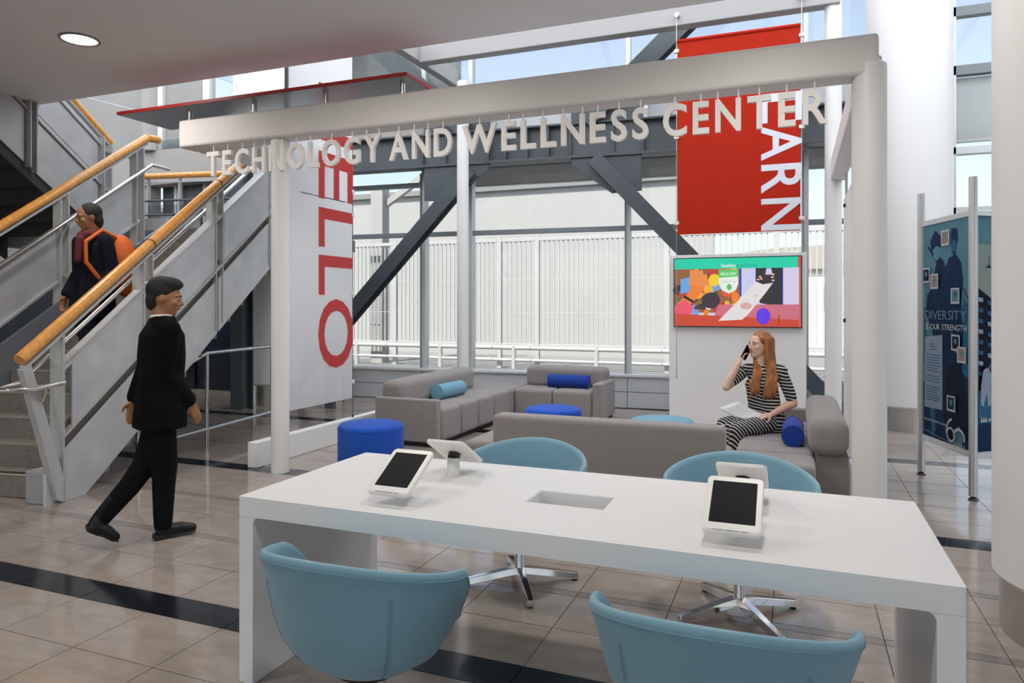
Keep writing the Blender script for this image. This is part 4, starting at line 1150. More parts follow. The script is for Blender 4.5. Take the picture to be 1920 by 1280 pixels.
# far side of the flight
KL = 0.65
MB(SF).prism([(0.1, 1.57, 0.0), (0.5, 1.57, 0.0), (3.3, 1.57, 1.95), (3.3, 1.57, 2.55), (0.1, 1.57, 0.62)], (0, 0.03, 0)).build('stringer', 'stringer_blue', st)
wf = rail(-0.3, 2.98, 1.63, 1.60, KL, 0.045, 'wood_handrail', 'wood')
MB().tube([SF(2.98, 1.63, KL * 2.98 + 1.60), SF(3.18, 1.63, KL * 2.98 + 1.62)], 0.045, 20).build('wood_end', 'wood', st)
rail(-0.3, 2.9, 1.50, 1.30, KL, 0.02, 'grab_rail', 'stainless')
MB().tube([SF(2.9, 1.50, KL * 2.9 + 1.30), SF(3.15, 1.46, KL * 2.9 + 1.29)], 0.02, 12).build('grab_rail_loop', 'stainless', st)
MB(SF).prism([(-0.3, 1.61, 1.60 - 0.2 - 0.085), (2.98, 1.61, KL * 2.98 + 1.515), (2.98, 1.61, KL * 2.98 + 1.545), (-0.3, 1.61, 1.60 - 0.2 - 0.06)], (0, 0.05, 0)).build('rail_bar', 'stair_frame', st)
for (a, b) in ((-0.3, 0.6), (0.66, 1.62), (1.78, 2.72)):
    MB(SF).prism([(a, 1.62, KL * a + 0.68), (b, 1.62, KL * b + 0.68), (b, 1.62, KL * b + 1.22), (a, 1.62, KL * a + 1.22)], (0, 0.02, 0)).build('side_panel', 'stair_panel', st, 0.003)
    for zz in (0.66, 1.22):
        MB(SF).prism([(a - .1, 1.60, KL * (a - .1) + zz), (b + .1, 1.60, KL * (b + .1) + zz), (b + .1, 1.60, KL * (b + .1) + zz + .028), (a - .1, 1.60, KL * (a - .1) + zz + .028)], (0, 0.05, 0)).build('rail_bar', 'stair_frame', st)
for s in (0.63, 1.65, 1.75, 2.75, 2.87):
    MB(SF).box(s - 0.008, s + 0.008, 1.58, 1.68, KL * s + 0.3, KL * s + 1.52).build('rail_post', 'stair_frame', st, 0.002)

# landing with its own wood rail
ld = thing('stair_landing', 'stair landing with a wood-topped steel railing between the two flights', 'landing', SF(4.1, 2, 0))
MB(SF).box(3.30, 5.2, -0.1, 4.2, 2.28, 2.45).build('slab', 'stringer_blue', ld, 0.004)
MB(SF).box(3.28, 3.30, -0.1, 1.58, 2.25, 2.46).build('edge_plate', 'stringer_blue', ld)
MB().tube([SF(5.1, -0.1, 3.5), SF(5.1, 3.4, 3.5)], 0.045, 20).build('wood_handrail', 'wood', ld)
MB().tube([SF(3.35, 2.2, 3.48), SF(5.1, 3.4, 3.5)], 0.045, 20).build('wood_handrail', 'wood', ld)
for z in (3.40, 3.12, 2.9):
    MB().tube([SF(5.1, -0.1, z), SF(5.1, 3.4, z)], 0.018 if z < 3.3 else 0.012, 10).build('cross_rail', 'steel_dark' if z < 3.3 else 'stair_frame', ld)
for w_ in (0.0, 0.75, 1.35, 1.45, 2.1, 2.75, 3.3):
    MB(SF).box(5.09, 5.16, w_ - 0.01, w_ + 0.01, 2.45, 3.46).build('rail_post', 'stair_frame', ld, 0.002)
MB(SF).box(5.10, 5.105, 0.02, 3.3, 2.5, 3.05).build('glass_infill', 'glass_rail', ld, smooth=False)
MB(SF).box(3.3, 3.34, 1.6, 2.1, 2.45, 2.6).build('kick_plate', 'stair_panel', ld)
for (s, w_) in ((3.6, 0.2), (5.0, 0.2), (5.0, 3.9)):
    MB(SF).box(s - 0.06, s + 0.06, w_ - 0.06, w_ + 0.06, 0, 2.28).build('support_post', 'steel_dark', ld)

# upper flight, rising towards the camera on the far left
uf = thing('staircase', 'upper flight of grey metal stairs with dark underside at the upper left', 'staircase', SF(2.2, 3.2, 2.45))
KU = -0.62
def U(s, off): return 2.45 + KU * (s - 3.3) + off
for i in range(14):
    s1 = 3.28 - 0.28 * i
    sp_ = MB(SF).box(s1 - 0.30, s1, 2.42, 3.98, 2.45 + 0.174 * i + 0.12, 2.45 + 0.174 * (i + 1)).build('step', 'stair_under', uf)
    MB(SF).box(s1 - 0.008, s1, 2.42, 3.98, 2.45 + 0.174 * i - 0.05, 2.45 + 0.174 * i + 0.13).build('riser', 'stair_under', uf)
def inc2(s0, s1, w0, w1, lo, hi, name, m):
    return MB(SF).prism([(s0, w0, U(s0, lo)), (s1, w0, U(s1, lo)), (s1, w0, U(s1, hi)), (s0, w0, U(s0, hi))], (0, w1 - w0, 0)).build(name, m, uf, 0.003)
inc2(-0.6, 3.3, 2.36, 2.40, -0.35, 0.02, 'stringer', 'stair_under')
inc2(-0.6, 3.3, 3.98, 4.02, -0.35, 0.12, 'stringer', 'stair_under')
for (a, b) in ((-0.6, 0.95), (1.05, 1.95), (2.1, 3.0)):
    inc2(a, b, 2.34, 2.36, 0.46, 0.86, 'side_panel', 'stair_panel')
    inc2(a, b, 2.34, 2.36, -0.22, 0.36, 'side_panel', 'stair_panel')
for lo in (0.38, 0.87, 0.985):
    inc2(-0.6, 3.25, 2.32, 2.38, lo, lo + 0.03, 'rail_bar', 'stair_frame')
for s in (1.0, 1.98, 2.06, 3.05, 3.17):
    MB(SF).box(s - 0.008, s + 0.008, 2.28, 2.38, U(s, -0.25), U(s, 1.0)).build('rail_post', 'stair_frame', uf, 0.002)
MB().tube([SF(-0.6, 2.35, U(-0.6, 1.06)), SF(3.22, 2.35, U(3.22, 1.06))], 0.045, 20).build('wood_handrail', 'wood', uf)
MB().tube([SF(-0.6, 2.45, U(-0.6, 0.90)), SF(3.2, 2.45, U(3.2, 0.90))], 0.012, 10).build('grab_rail', 'stainless', uf)
inc2(-0.6, 3.25, 4.02, 4.04, -0.1, 0.86, 'side_panel', 'stair_panel')

# stainless guard rail under the stairs
gr = thing('guard_rail', 'low stainless steel guard rail on the floor under the stairs', 'railing', (-5.66, 5.3, 0))
q0, q1 = Vector((-5.577, 4.77, 0)), Vector((-5.735, 5.75, 0))
dq = (q1 - q0).normalized(); q2 = q1 + dq * 1.25
for q in (q0, q1, q2):
    MB().tube([(q.x, q.y, 0.0), (q.x, q.y, 0.42 if q is q0 else 0.995)], 0.02, 14).build('post', 'stainless', gr)
MB().tube([(q0.x, q0.y, 0.42), (q0.x + dq.x * 0.5, q0.y + dq.y * 0.5, 0.84), (q1.x, q1.y, 1.0)], 0.02, 14).build('rail', 'stainless', gr)
MB().tube([(q1.x, q1.y, 1.0), (q2.x, q2.y, 1.0)], 0.022, 14).build('rail', 'stainless', gr)
MB().tube([(q0.x, q0.y, 0.20), (q2.x, q2.y, 0.20)], 0.02, 14).build('rail', 'stainless', gr)

# ------------------------------------------------------------------ people
mat('skin_fair', (0.74, 0.46, 0.345), 0.5, var=0.04, vscale=30, spec=0.4)
mat('skin_brown', (0.34, 0.16, 0.075), 0.5, var=0.05, vscale=30, spec=0.4)
mat('lips', (0.50, 0.16, 0.14), 0.45, var=0.05)
mat('eye_white', (0.75, 0.74, 0.72), 0.2, var=0.02)
mat('eye_dark', (0.03, 0.03, 0.035), 0.2, var=0.1)
mat('brow_red', (0.24, 0.10, 0.04), 0.8, var=0.1)
mat('hair_red', (0.33, 0.115, 0.028), 0.42, var=0.45, vscale=34, stretch=(1, 1, 0.12), bump=0.5, bscale=120)
mat('hair_black', (0.008, 0.007, 0.006), 0.7, var=0.3, vscale=80, bump=0.6, bscale=150)
mat('cloth_black', (0.0045, 0.0045, 0.005), 0.95, spec=0.12, var=0.25, vscale=12, bump=0.2, bscale=60)
mat('denim_black', (0.005, 0.005, 0.006), 0.9, spec=0.15, var=0.3, vscale=20)
mat('leather_black', (0.006, 0.005, 0.005), 0.32, spec=0.35, var=0.2, vscale=20, bump=0.2, bscale=60)
mat('cloth_navy', (0.009, 0.009, 0.018), 0.92, spec=0.15, var=0.25, vscale=14)
mat('cloth_maroon', (0.10, 0.010, 0.018), 0.85, var=0.2, vscale=14)
mat('cloth_orange', (0.66, 0.125, 0.012), 0.7, var=0.12, vscale=10, bump=0.2, bscale=30)
mat('paper', (0.80, 0.80, 0.79), 0.6, var=0.01)

def stripe_mat(name, direction, pitch, duty):
    m = bpy.data.materials.new(name); m.use_nodes = True
    nt = m.node_tree; b = nt.nodes['Principled BSDF']; L = nt.links.new
    g = nt.nodes.new('ShaderNodeNewGeometry')
    d = nt.nodes.new('ShaderNodeVectorMath'); d.operation = 'DOT_PRODUCT'; d.inputs[1].default_value = Vector(direction).normalized()
    L(g.outputs['Position'], d.inputs[0])
    n = nt.nodes.new('ShaderNodeTexNoise'); n.inputs['Scale'].default_value = 7; L(g.outputs['Position'], n.inputs['Vector'])
    ma = nt.nodes.new('ShaderNodeMath'); ma.operation = 'MULTIPLY_ADD'; L(n.outputs['Fac'], ma.inputs[0]); ma.inputs[1].default_value = 0.03; L(d.outputs['Value'], ma.inputs[2])
    dv = nt.nodes.new('ShaderNodeMath'); dv.operation = 'DIVIDE'; L(ma.outputs[0], dv.inputs[0]); dv.inputs[1].default_value = pitch
    fr = nt.nodes.new('ShaderNodeMath'); fr.operation = 'FRACT'; L(dv.outputs[0], fr.inputs[0])
    lt = nt.nodes.new('ShaderNodeMath'); lt.operation = 'LESS_THAN'; L(fr.outputs[0], lt.inputs[0]); lt.inputs[1].default_value = duty
    mx = nt.nodes.new('ShaderNodeMix'); mx.data_type = 'RGBA'; L(lt.outputs[0], mx.inputs['Factor'])
    mx.inputs['A'].default_value = (0.008, 0.008, 0.010, 1); mx.inputs['B'].default_value = (0.72, 0.70, 0.66, 1)
    L(mx.outputs['Result'], b.inputs['Base Color']); b.inputs['Roughness'].default_value = 0.85
    MATS[name] = m

def cap(m, p0, r0, p1, r1, n=14):
    """tapered capsule"""
    p0, p1 = Vector(p0), Vector(p1); d = p1 - p0; L = d.length
    if L < 1e-5: return m.ell(p0, r0, r0, r0)
    d.normalize(); pts, rs = [], []
    for a in (90, 70, 45, 20): pts.append(p0 - d * r0 * math.sin(rad(a))); rs.append(max(1e-4, r0 * math.cos(rad(a))))
    pts.append(p0); rs.append(r0); pts.append(p1); rs.append(r1)
    for a in (20, 45, 70, 90): pts.append(p1 + d * r1 * math.sin(rad(a))); rs.append(max(1e-4, r1 * math.cos(rad(a))))
    return m.tube([tuple(p) for p in pts], rs, n)
def chain(m, pts, n=14):
    for (p0, r0), (p1, r1) in zip(pts, pts[1:]): cap(m, p0, r0, p1, r1, n)
def blob(m, name, material, parent=None, voxel=0.008, it=4):
    """melt the overlapping forms into one continuous skin"""
    me = bpy.data.meshes.new('tmp'); me.from_pydata(m.v, [], m.f); me.validate()
    o = bpy.data.objects.new('tmp', me); col.objects.link(o)
    r = o.modifiers.new('r', 'REMESH'); r.mode = 'VOXEL'; r.voxel_size = voxel; r.use_smooth_shade = True
    s = o.modifiers.new('s', 'SMOOTH'); s.factor = 0.5; s.iterations = it
    dg = bpy.context.evaluated_depsgraph_get()
    out = bpy.data.meshes.new_from_object(o.evaluated_get(dg)); out.name = name
    bpy.data.objects.remove(o); bpy.data.meshes.remove(me)
    out.materials.clear(); out.materials.append(MATS[material])
    out.polygons.foreach_set('use_smooth', [True] * len(out.polygons))
    ob = bpy.data.objects.new(name, out); col.objects.link(ob)
    if parent is not None: ob.parent = parent; ob.location = -wloc(parent)
    return ob

CR = Vector((math.cos(YAW), math.sin(YAW), 0)); CF = Vector((-math.sin(YAW), math.cos(YAW), 0)); UP = Vector((0, 0, 1))
def frame(ax, ay, az=0.0):
    A0 = Vector((ax, ay, az))
    return lambda r, a, z: A0 + CR * r + CF * a + UP * z
def basis(f):
    f = f.normalized(); l = UP.cross(f).normalized(); u = f.cross(l)
    return f, l, u
def headrot(f, l, u): return Matrix(((f.x, l.x, u.x), (f.y, l.y, u.y), (f.z, l.z, u.z)))

def head_forms(m, H, f, l, u, s=1.0):
    """skull, jaw, nose, chin, brow, ears around head centre H"""
    R = headrot(f, l, u)
    m.ell(H + u * 0.018 * s - f * 0.012 * s, 0.098 * s, 0.076 * s, 0.100 * s, 20, 14, R)
    m.ell(H - u * 0.035 * s + f * 0.028 * s, 0.064 * s, 0.060 * s, 0.078 * s, 20, 14, R)
    m.ell(H - u * 0.090 * s + f * 0.060 * s, 0.026 * s, 0.030 * s, 0.022 * s, 14, 10, R)
    cap(m, H + f * 0.086 * s + u * 0.018 * s, 0.008 * s, H + f * 0.108 * s - u * 0.022 * s, 0.0115 * s, 10)
    m.ell(H + f * 0.098 * s - u * 0.028 * s, 0.012 * s, 0.017 * s, 0.009 * s, 12, 8, R)
    m.ell(H + f * 0.074 * s - u * 0.056 * s, 0.020 * s, 0.026 * s, 0.014 * s, 12, 8, R)
    for sd in (-1, 1):
        m.ell(H + f * 0.062 * s + l * sd * 0.040 * s - u * 0.020 * s, 0.026 * s, 0.022 * s, 0.024 * s, 12, 8, R)
        m.ell(H + f * 0.078 * s + l * sd * 0.030 * s + u * 0.026 * s, 0.014 * s, 0.026 * s, 0.008 * s, 12, 8, R)
        m.ell(H - f * 0.008 * s + l * sd * 0.078 * s - u * 0.004 * s, 0.018 * s, 0.008 * s, 0.030 * s, 12, 8, R)
def face_parts(body, H, f, l, u, s, iris, brow):
    R = headrot(f, l, u)
    for sd in (-1, 1):
        c = H + f * 0.0795 * s + l * sd * 0.030 * s + u * 0.008 * s
        e = MB().ell(c, 0.009 * s, 0.0115 * s, 0.0058 * s, 14, 8, R).build('eye', 'eye_white', body)
        MB().ell(c + f * 0.005 * s, 0.006 * s, 0.0078 * s, 0.0062 * s, 12, 8, R).build('iris', iris, e)
        MB().tube([c + f * 0.012 * s - l * sd * 0.016 * s + u * 0.018 * s, c + f * 0.010 * s + u * 0.0225 * s, c - f * 0.008 * s + l * sd * 0.020 * s + u * 0.017 * s], [0.003 * s, 0.0038 * s, 0.002 * s], 8).build('eyebrow', brow, body)
    MB().tube([H + f * 0.082 * s - u * 0.056 * s - l * 0.022 * s, H + f * 0.0965 * s - u * 0.053 * s, H + f * 0.082 * s - u * 0.056 * s + l * 0.022 * s], [0.003 * s, 0.0075 * s, 0.003 * s], 8).build('lips', 'lips', body)

def hand(m, W_, d, n, side, curl=0.5, s=1.0):
    """palm and five fingers. W_ wrist, d along the hand, n back-of-hand normal, side = +1/-1 thumb side"""
    d = d.normalized(); n = (n - d * n.dot(d)).normalized(); a = d.cross(n) * side
    for k in (-1.2, -0.4, 0.4, 1.2):
        cap(m, W_ + d * 0.012 * s + a * k * 0.012 * s, 0.0125 * s, W_ + d * 0.082 * s + a * k * 0.0175 * s, 0.0112 * s, 10)
    for k, L in ((-1.2, 0.060), (-0.4, 0.074), (0.4, 0.080), (1.2, 0.070)):
        p = W_ + d * 0.085 * s + a * k * 0.0185 * s
        d1 = (d * math.cos(curl * 0.6) - n * math.sin(curl * 0.6)); d2 = (d * math.cos(curl * 1.4) - n * math.sin(curl * 1.4)); d3 = (d * math.cos(curl * 2.0) - n * math.sin(curl * 2.0))
        q1 = p + d1 * L * 0.45 * s; q2 = q1 + d2 * L * 0.32 * s; q3 = q2 + d3 * L * 0.23 * s
        chain(m, [(p, 0.0092 * s), (q1, 0.0086 * s), (q2, 0.0078 * s), (q3, 0.0066 * s)], 9)
    t0 = W_ + d * 0.025 * s + a * 0.024 * s
    t1 = t0 + (d * 0.6 + a * 0.65 - n * 0.35).normalized() * 0.040 * s; t2 = t1 + (d * 0.85 + a * 0.25 - n * 0.45).normalized() * 0.030 * s
    chain(m, [(t0, 0.0125 * s), (t1, 0.0105 * s), (t2, 0.0082 * s)], 9)

# ---- seated woman on the phone
P = frame(-0.281, 6.614)
bf, bl, bu = basis(CR * -0.86 + CF * -0.50)          # body faces left and a little to us
hf, hl, hu = basis(CR * -0.90 + CF * -0.42 + UP * 0.03)
H = P(-0.012, 0.0, 1.150)
body = MB()
head_forms(body, H, hf, hl, hu, 1.0)
chain(body, [(H - hu * 0.07 - hf * 0.015, 0.047), (P(0.0, 0.0, 0.975), 0.048), (P(0.008, 0, 0.93), 0.06)])
chain(body, [(P(0.068, 0, 0.50), 0.115), (P(0.025, 0, 0.64), 0.092), (P(0.005, 0, 0.80), 0.098), (P(0.012, 0, 0.90), 0.085)])
chain(body, [(P(-0.105, 0.085, 0.925), 0.045), (P(0.012, 0, 0.945), 0.055), (P(0.14, -0.085, 0.925), 0.045)])
RW = P(-0.198, -0.01, 0.985)
chain(body, [(P(-0.11, 0.085, 0.925), 0.043), (P(-0.20, 0.05, 0.855), 0.041), (P(-0.300, 0.0, 0.782), 0.037), (P(-0.268, -0.005, 0.85), 0.036), (RW, 0.024)])
hand(body, RW, P(-0.150, 0.0, 1.09) - RW, CR * -0.85 + CF * -0.35 + UP * 0.3, -1, 0.62, 0.92)
LW = P(0.035, -0.165, 0.565)
chain(body, [(P(0.145, -0.088, 0.925), 0.044), (P(0.19, -0.105, 0.80), 0.043), (P(0.238, -0.125, 0.655), 0.037), (P(0.15, -0.145, 0.622), 0.036), (LW, 0.024)])
hand(body, LW, P(-0.09, -0.19, 0.545) - LW, UP * 0.8 + CF * -0.6, -1, 0.45, 0.92)
for (hp, kn, an, toe) in ((P(0.05, -0.08, 0.49), P(-0.30, -0.27, 0.455), P(-0.30, -0.30, 0.09), P(-0.43, -0.38, 0.035)), (P(0.05, 0.07, 0.49), P(-0.345, -0.05, 0.47), P(-0.35, -0.08, 0.09), P(-0.49, -0.15, 0.035))):
    chain(body, [(hp, 0.085), ((hp + kn) / 2, 0.066), (kn, 0.044)])
    mid = kn.lerp(an, 0.35); chain(body, [(kn, 0.043), (mid, 0.043), (an, 0.034)])
    chain(body, [(an - UP * 0.045, 0.036), (toe, 0.028)])
wo = blob(body, 'person', 'skin_fair', None, 0.0055, 3)
tag(wo, 'seated woman in a black and white striped dress holding a phone to her ear', 'person')
face_parts(wo, H, hf, hl, hu, 1.0, 'eye_dark', 'brow_red')
tdir = (P(-0.32, -0.16, 0.46) - P(0.05, 0, 0.49))
stripe_mat('stripes_bodice', (0.10, -0.02, 1.0), 0.0285, 0.30)
stripe_mat('stripes_skirt', tuple(tdir.normalized() * 0.8 - UP * 0.6), 0.027, 0.28)
stripe_mat('stripes_sleeve', tuple((P(-0.30, 0, 0.78) - P(-0.11, 0.085, 0.925)).normalized()), 0.028, 0.30)
dr = MB()
for sd in (-1, 0, 1):
    o_ = bl * (0.045 * sd)
    chain(dr, [(P(0.068, 0, 0.47) + o_ * 1.3, 0.112), (P(0.032, -0.005, 0.62) + o_, 0.103), (P(0.01, 0, 0.78) + o_, 0.10), (P(0.012, 0, 0.885) + o_, 0.075)], 20)
for sd in (-1, 1): dr.ell(P(0.0, 0, 0.80) + bf * 0.052 + bl * sd * 0.052, 0.058, 0.058, 0.055)
chain(dr, [(P(-0.11, 0.085, 0.922), 0.056), (P(-0.04, 0.035, 0.935), 0.062), (P(0.012, 0, 0.93), 0.066), (P(0.07, -0.04, 0.94), 0.062), (P(0.148, -0.088, 0.925), 0.056)])
chain(dr, [(P(0.145, -0.088, 0.918), 0.053), (P(0.19, -0.105, 0.80), 0.053), (P(0.222, -0.118, 0.705), 0.048)])
blob(dr, 'dress', 'stripes_bodice', wo, 0.007, 5)
sl = MB(); chain(sl, [(P(-0.115, 0.08, 0.915), 0.052), (P(-0.20, 0.05, 0.855), 0.051), (P(-0.245, 0.028, 0.825), 0.046)]); blob(sl, 'sleeve', 'stripes_sleeve', wo, 0.007, 3)
skt = MB()
for (hp, kn) in ((P(0.06, -0.07, 0.485), P(-0.29, -0.265, 0.452)), (P(0.06, 0.06, 0.485), P(-0.335, -0.05, 0.462)), (P(0.06, 0, 0.485), P(-0.30, -0.16, 0.452))):
    chain(skt, [(hp, 0.098), (hp.lerp(kn, 0.55), 0.080), (kn, 0.064)])
for (kn, an) in ((P(-0.29, -0.265, 0.452), P(-0.31, -0.285, 0.27)), (P(-0.335, -0.05, 0.462), P(-0.355, -0.07, 0.28)), (P(-0.30, -0.16, 0.45), P(-0.32, -0.18, 0.28))): cap(skt, kn, 0.064, an, 0.058)
blob(skt, 'skirt', 'stripes_skirt', wo, 0.008, 5)
# long red hair: crown plus wavy locks over both shoulders
hr = MB()
R_ = headrot(hf, hl, hu)
hr.ell(H + hu * 0.034 - hf * 0.030, 0.098, 0.089, 0.098, 20, 14, R_)
hr.ell(H - hu * 0.03 - hf * 0.058, 0.058, 0.082, 0.10, 16, 12, R_)
def lock(m, pts, n=10): chain(m, pts, n)
for k in range(9):
    t = k / 8; wv = 0.020 * math.sin(k * 2.1)
    lock(hr, [(H + hu * 0.05 + hl * (0.06 + 0.012 * t) - hf * (0.005 + 0.065 * t), 0.03), (H - hu * 0.05 + hl * 0.078 - hf * (0.018 + 0.055 * t), 0.026),
              (P(0.036 + 0.045 * t, -0.09 - 0.01 * t, 0.95), 0.024), (P(0.026 + 0.055 * t + wv, -0.118 - 0.012 * (k % 2), 0.875), 0.022), (P(0.004 + 0.066 * t - wv, -0.138, 0.80), 0.020),
              (P(-0.012 + 0.078 * t + wv, -0.142 - 0.01 * (k % 2), 0.745 - 0.012 * (k % 3)), 0.015), (P(-0.024 + 0.085 * t - wv, -0.14, 0.685 + 0.03 * ((k * 2) % 3)), 0.006)])
for k in range(6):
    t = k / 5; wv = 0.018 * math.sin(k * 1.7 + 1)
    lock(hr, [(H - hu * 0.02 - hl * 0.05, 0.02), (P(-0.05 + 0.022 * t, -0.01, 0.99), 0.020), (P(-0.082 + 0.04 * t + wv, -0.09, 0.90), 0.022), (P(-0.112 + 0.05 * t - wv, -0.115, 0.82), 0.020), (P(-0.125 + 0.058 * t + wv, -0.125 - 0.01 * (k % 2), 0.765), 0.015), (P(-0.115 + 0.062 * t - wv, -0.12, 0.70 + 0.03 * ((k * 2) % 3)), 0.006)])
for k in range(3):
    lock(hr, [(H + hu * (0.085 - 0.015 * k) + hf * 0.045, 0.018), (H + hu * (0.058 - 0.01 * k) + hf * 0.025 + hl * 0.062, 0.020), (H - hu * 0.0 - hf * 0.02 + hl * 0.083, 0.018)])
blob(hr, 'hair', 'hair_red', wo, 0.0055, 1)
MB().ell(H - hf * 0.006 + hl * 0.083 - hu * 0.036, 0.006, 0.006, 0.006).build('earring', 'plastic_white', wo)
ph = thing('phone', 'black mobile phone held to the seated woman\'s ear', 'phone', P(-0.128, 0.01, 1.06))
pc = P(-0.128, -0.005, 1.085); pu = (UP * 0.86 + hf * -0.45 + CR * 0.1).normalized(); pn_ = (hl * -1); pr_ = pu.cross(pn_).normalized(); pn_ = pr_.cross(pu)
def PH(x, y_, z_): q = pc + pr_ * x + pu * y_ + pn_ * z_; return tuple(q)
MB(PH).box(-0.032, 0.032, -0.065, 0.065, -0.005, 0.005).build('case', 'plastic_black', ph, 0.004, 3)
MB(PH).box(-0.029, 0.029, -0.058, 0.058, -0.0056, -0.005).build('screen', 'screen_black', ph)
# sheaf of papers in her left hand
pa = thing('paper_sheaf', 'white sheets of paper in the seated woman\'s left hand', 'paper', P(-0.25, -0.2, 0.55))
c00, c10, c11, c01 = P(-0.085, -0.20, 0.535), P(0.0, -0.165, 0.56), P(-0.235, -0.14, 0.672), P(-0.42, -0.17, 0.618)
for k in range(3):
    m = MB(); n_ = 8
    g = [[None] * (n_ + 1) for _ in range(n_ + 1)]
    vs_ = []
    for i in range(n_ + 1):
        for j in range(n_ + 1):
            u_, v_ = i / n_, j / n_
            p = c00.lerp(c10, u_).lerp(c01.lerp(c11, u_), v_)
            p = p + UP * (-0.035 * math.sin(PI * v_) * (1 - 0.5 * u_)) + UP * 0.0015 * k + CF * 0.004 * k
            vs_.append(tuple(p))
    m.add(vs_, [(i * (n_ + 1) + j, i * (n_ + 1) + j + 1, (i + 1) * (n_ + 1) + j + 1, (i + 1) * (n_ + 1) + j) for i in range(n_) for j in range(n_)])
    so_ = m.build('sheet', 'paper', pa); sm = so_.modifiers.new('t', 'SOLIDIFY'); sm.thickness = 0.0008

# ---- man in black walking past the stairs
P = frame(-3.80, 3.438)
wf_ = (CR * 0.77 + CF * 0.64)
bf, bl, bu = basis(wf_)
hf, hl, hu = basis(CR * 0.92 + CF * 0.25 - UP * 0.16)
H = P(0.012, 0.01, 1.545)
b = MB(); head_forms(b, H, hf, hl, hu, 1.0)
chain(b, [(H - hu * 0.07 - hf * 0.02, 0.055), (P(-0.005, 0, 1.39), 0.06)])
chain(b, [(P(-0.005, 0, 0.90), 0.115), (P(-0.01, 0, 1.08), 0.105), (P(-0.005, 0, 1.25), 0.105), (P(-0.005, 0, 1.34), 0.07)])
shL, shR = P(0, 0, 1.345) + bl * 0.18, P(0, 0, 1.345) - bl * 0.18
chain(b, [(shL, 0.048), (P(-0.005, 0, 1.355), 0.06), (shR, 0.048)])
aR = [(shR, 0.052), (P(0.075, -0.12, 1.08), 0.044), (P(0.185, 0.0, 0.865), 0.030)]
aL = [(shL, 0.052), (P(-0.16, 0.10, 1.09), 0.044), (P(-0.20, 0.02, 0.88), 0.030)]
chain(b, aR); chain(b, aL)
hand(b, aR[-1][0], (P(0.215, 0.03, 0.76) - aR[-1][0]), -bl, 1, 0.5)
hand(b, aL[-1][0], (P(-0.21, 0.0, 0.77) - aL[-1][0]), bl, -1, 0.5)
fr_leg = [(P(0.0, -0.07, 0.88), 0.092), (P(0.03, -0.03, 0.48), 0.062), (P(0.022, -0.03, 0.34), 0.056), (P(0.012, -0.02, 0.09), 0.042)]
bk_leg = [(P(0.0, 0.07, 0.88), 0.092), (P(-0.105, -0.03, 0.47), 0.062), (P(-0.16, -0.09, 0.36), 0.056), (P(-0.285, -0.20, 0.175), 0.042)]
chain(b, fr_leg); chain(b, bk_leg)
chain(b, [(P(0.0, -0.03, 0.06), 0.03), (P(0.11, 0.06, 0.045), 0.022)]); chain(b, [(P(-0.29, -0.215, 0.16), 0.03), (P(-0.235, -0.18, 0.085), 0.022)])
mn = blob(b, 'person', 'skin_brown', None, 0.0075, 3)
tag(mn, 'man in a black coat and black boots walking past the foot of the stairs', 'person')
face_parts(mn, H, hf, hl, hu, 1.0, 'eye_dark', 'hair_black')
def coat_loft(secs, f, l, n=28):
    """rings of (centre, half depth, half width), open at the hem"""
    m = MB(); vs_ = []; fs = []
    for (p, hd, hw) in secs:
        for k in range(n):
            a = 2 * PI * k / n; ca, sa = math.cos(a), math.sin(a)
            e = 0.8
            x = math.copysign(abs(ca) ** e, ca) * hd; y_ = math.copysign(abs(sa) ** e, sa) * hw
            vs_.append(tuple(p + f * x + l * y_))
    q = len(secs)
    for i in range(q - 1):
        for k in range(n): fs.append((i * n + k, i * n + (k + 1) % n, (i + 1) * n + (k + 1) % n, (i + 1) * n + k))
    fs.append(tuple(range(n))[::-1]); fs.append(tuple((q - 1) * n + k for k in range(n)))
    return m.add(vs_, fs)
def coat(P, bf, bl, shL, shR, aL, aR, z0, secs, name, mt, parent):
    c = coat_loft([(P(dx, da, z0 + z), hd, hw) for dx, da, z, hd, hw in secs], bf, bl)
    chain(c, [(shL, 0.062), (P(-0.003, 0, z0 + 1.375), 0.075), (shR, 0.062)])
    for q in (aL, aR): chain(c, [(q[0][0], 0.066), (q[1][0], 0.058), (q[1][0].lerp(q[2][0], 0.88), 0.050)])
    return blob(c, name, mt, parent, 0.010, 4)
coat(P, bf, bl, shL, shR, aL, aR, 0.0, [(-0.015, -0.01, 0.72, 0.155, 0.205), (-0.012, 0, 0.88, 0.145, 0.195), (-0.010, 0, 1.02, 0.128, 0.178), (-0.008, 0, 1.18, 0.135, 0.185), (-0.005, 0, 1.31, 0.125, 0.19), (-0.003, 0, 1.385, 0.085, 0.12), (0.0, 0, 1.43, 0.07, 0.075)], 'coat', 'cloth_black', mn)
t = MB(); chain(t, [(p, r + 0.014) for p, r in fr_leg]); chain(t, [(p, r + 0.012) for p, r in bk_leg])
blob(t, 'trousers', 'denim_black', mn, 0.010, 4)
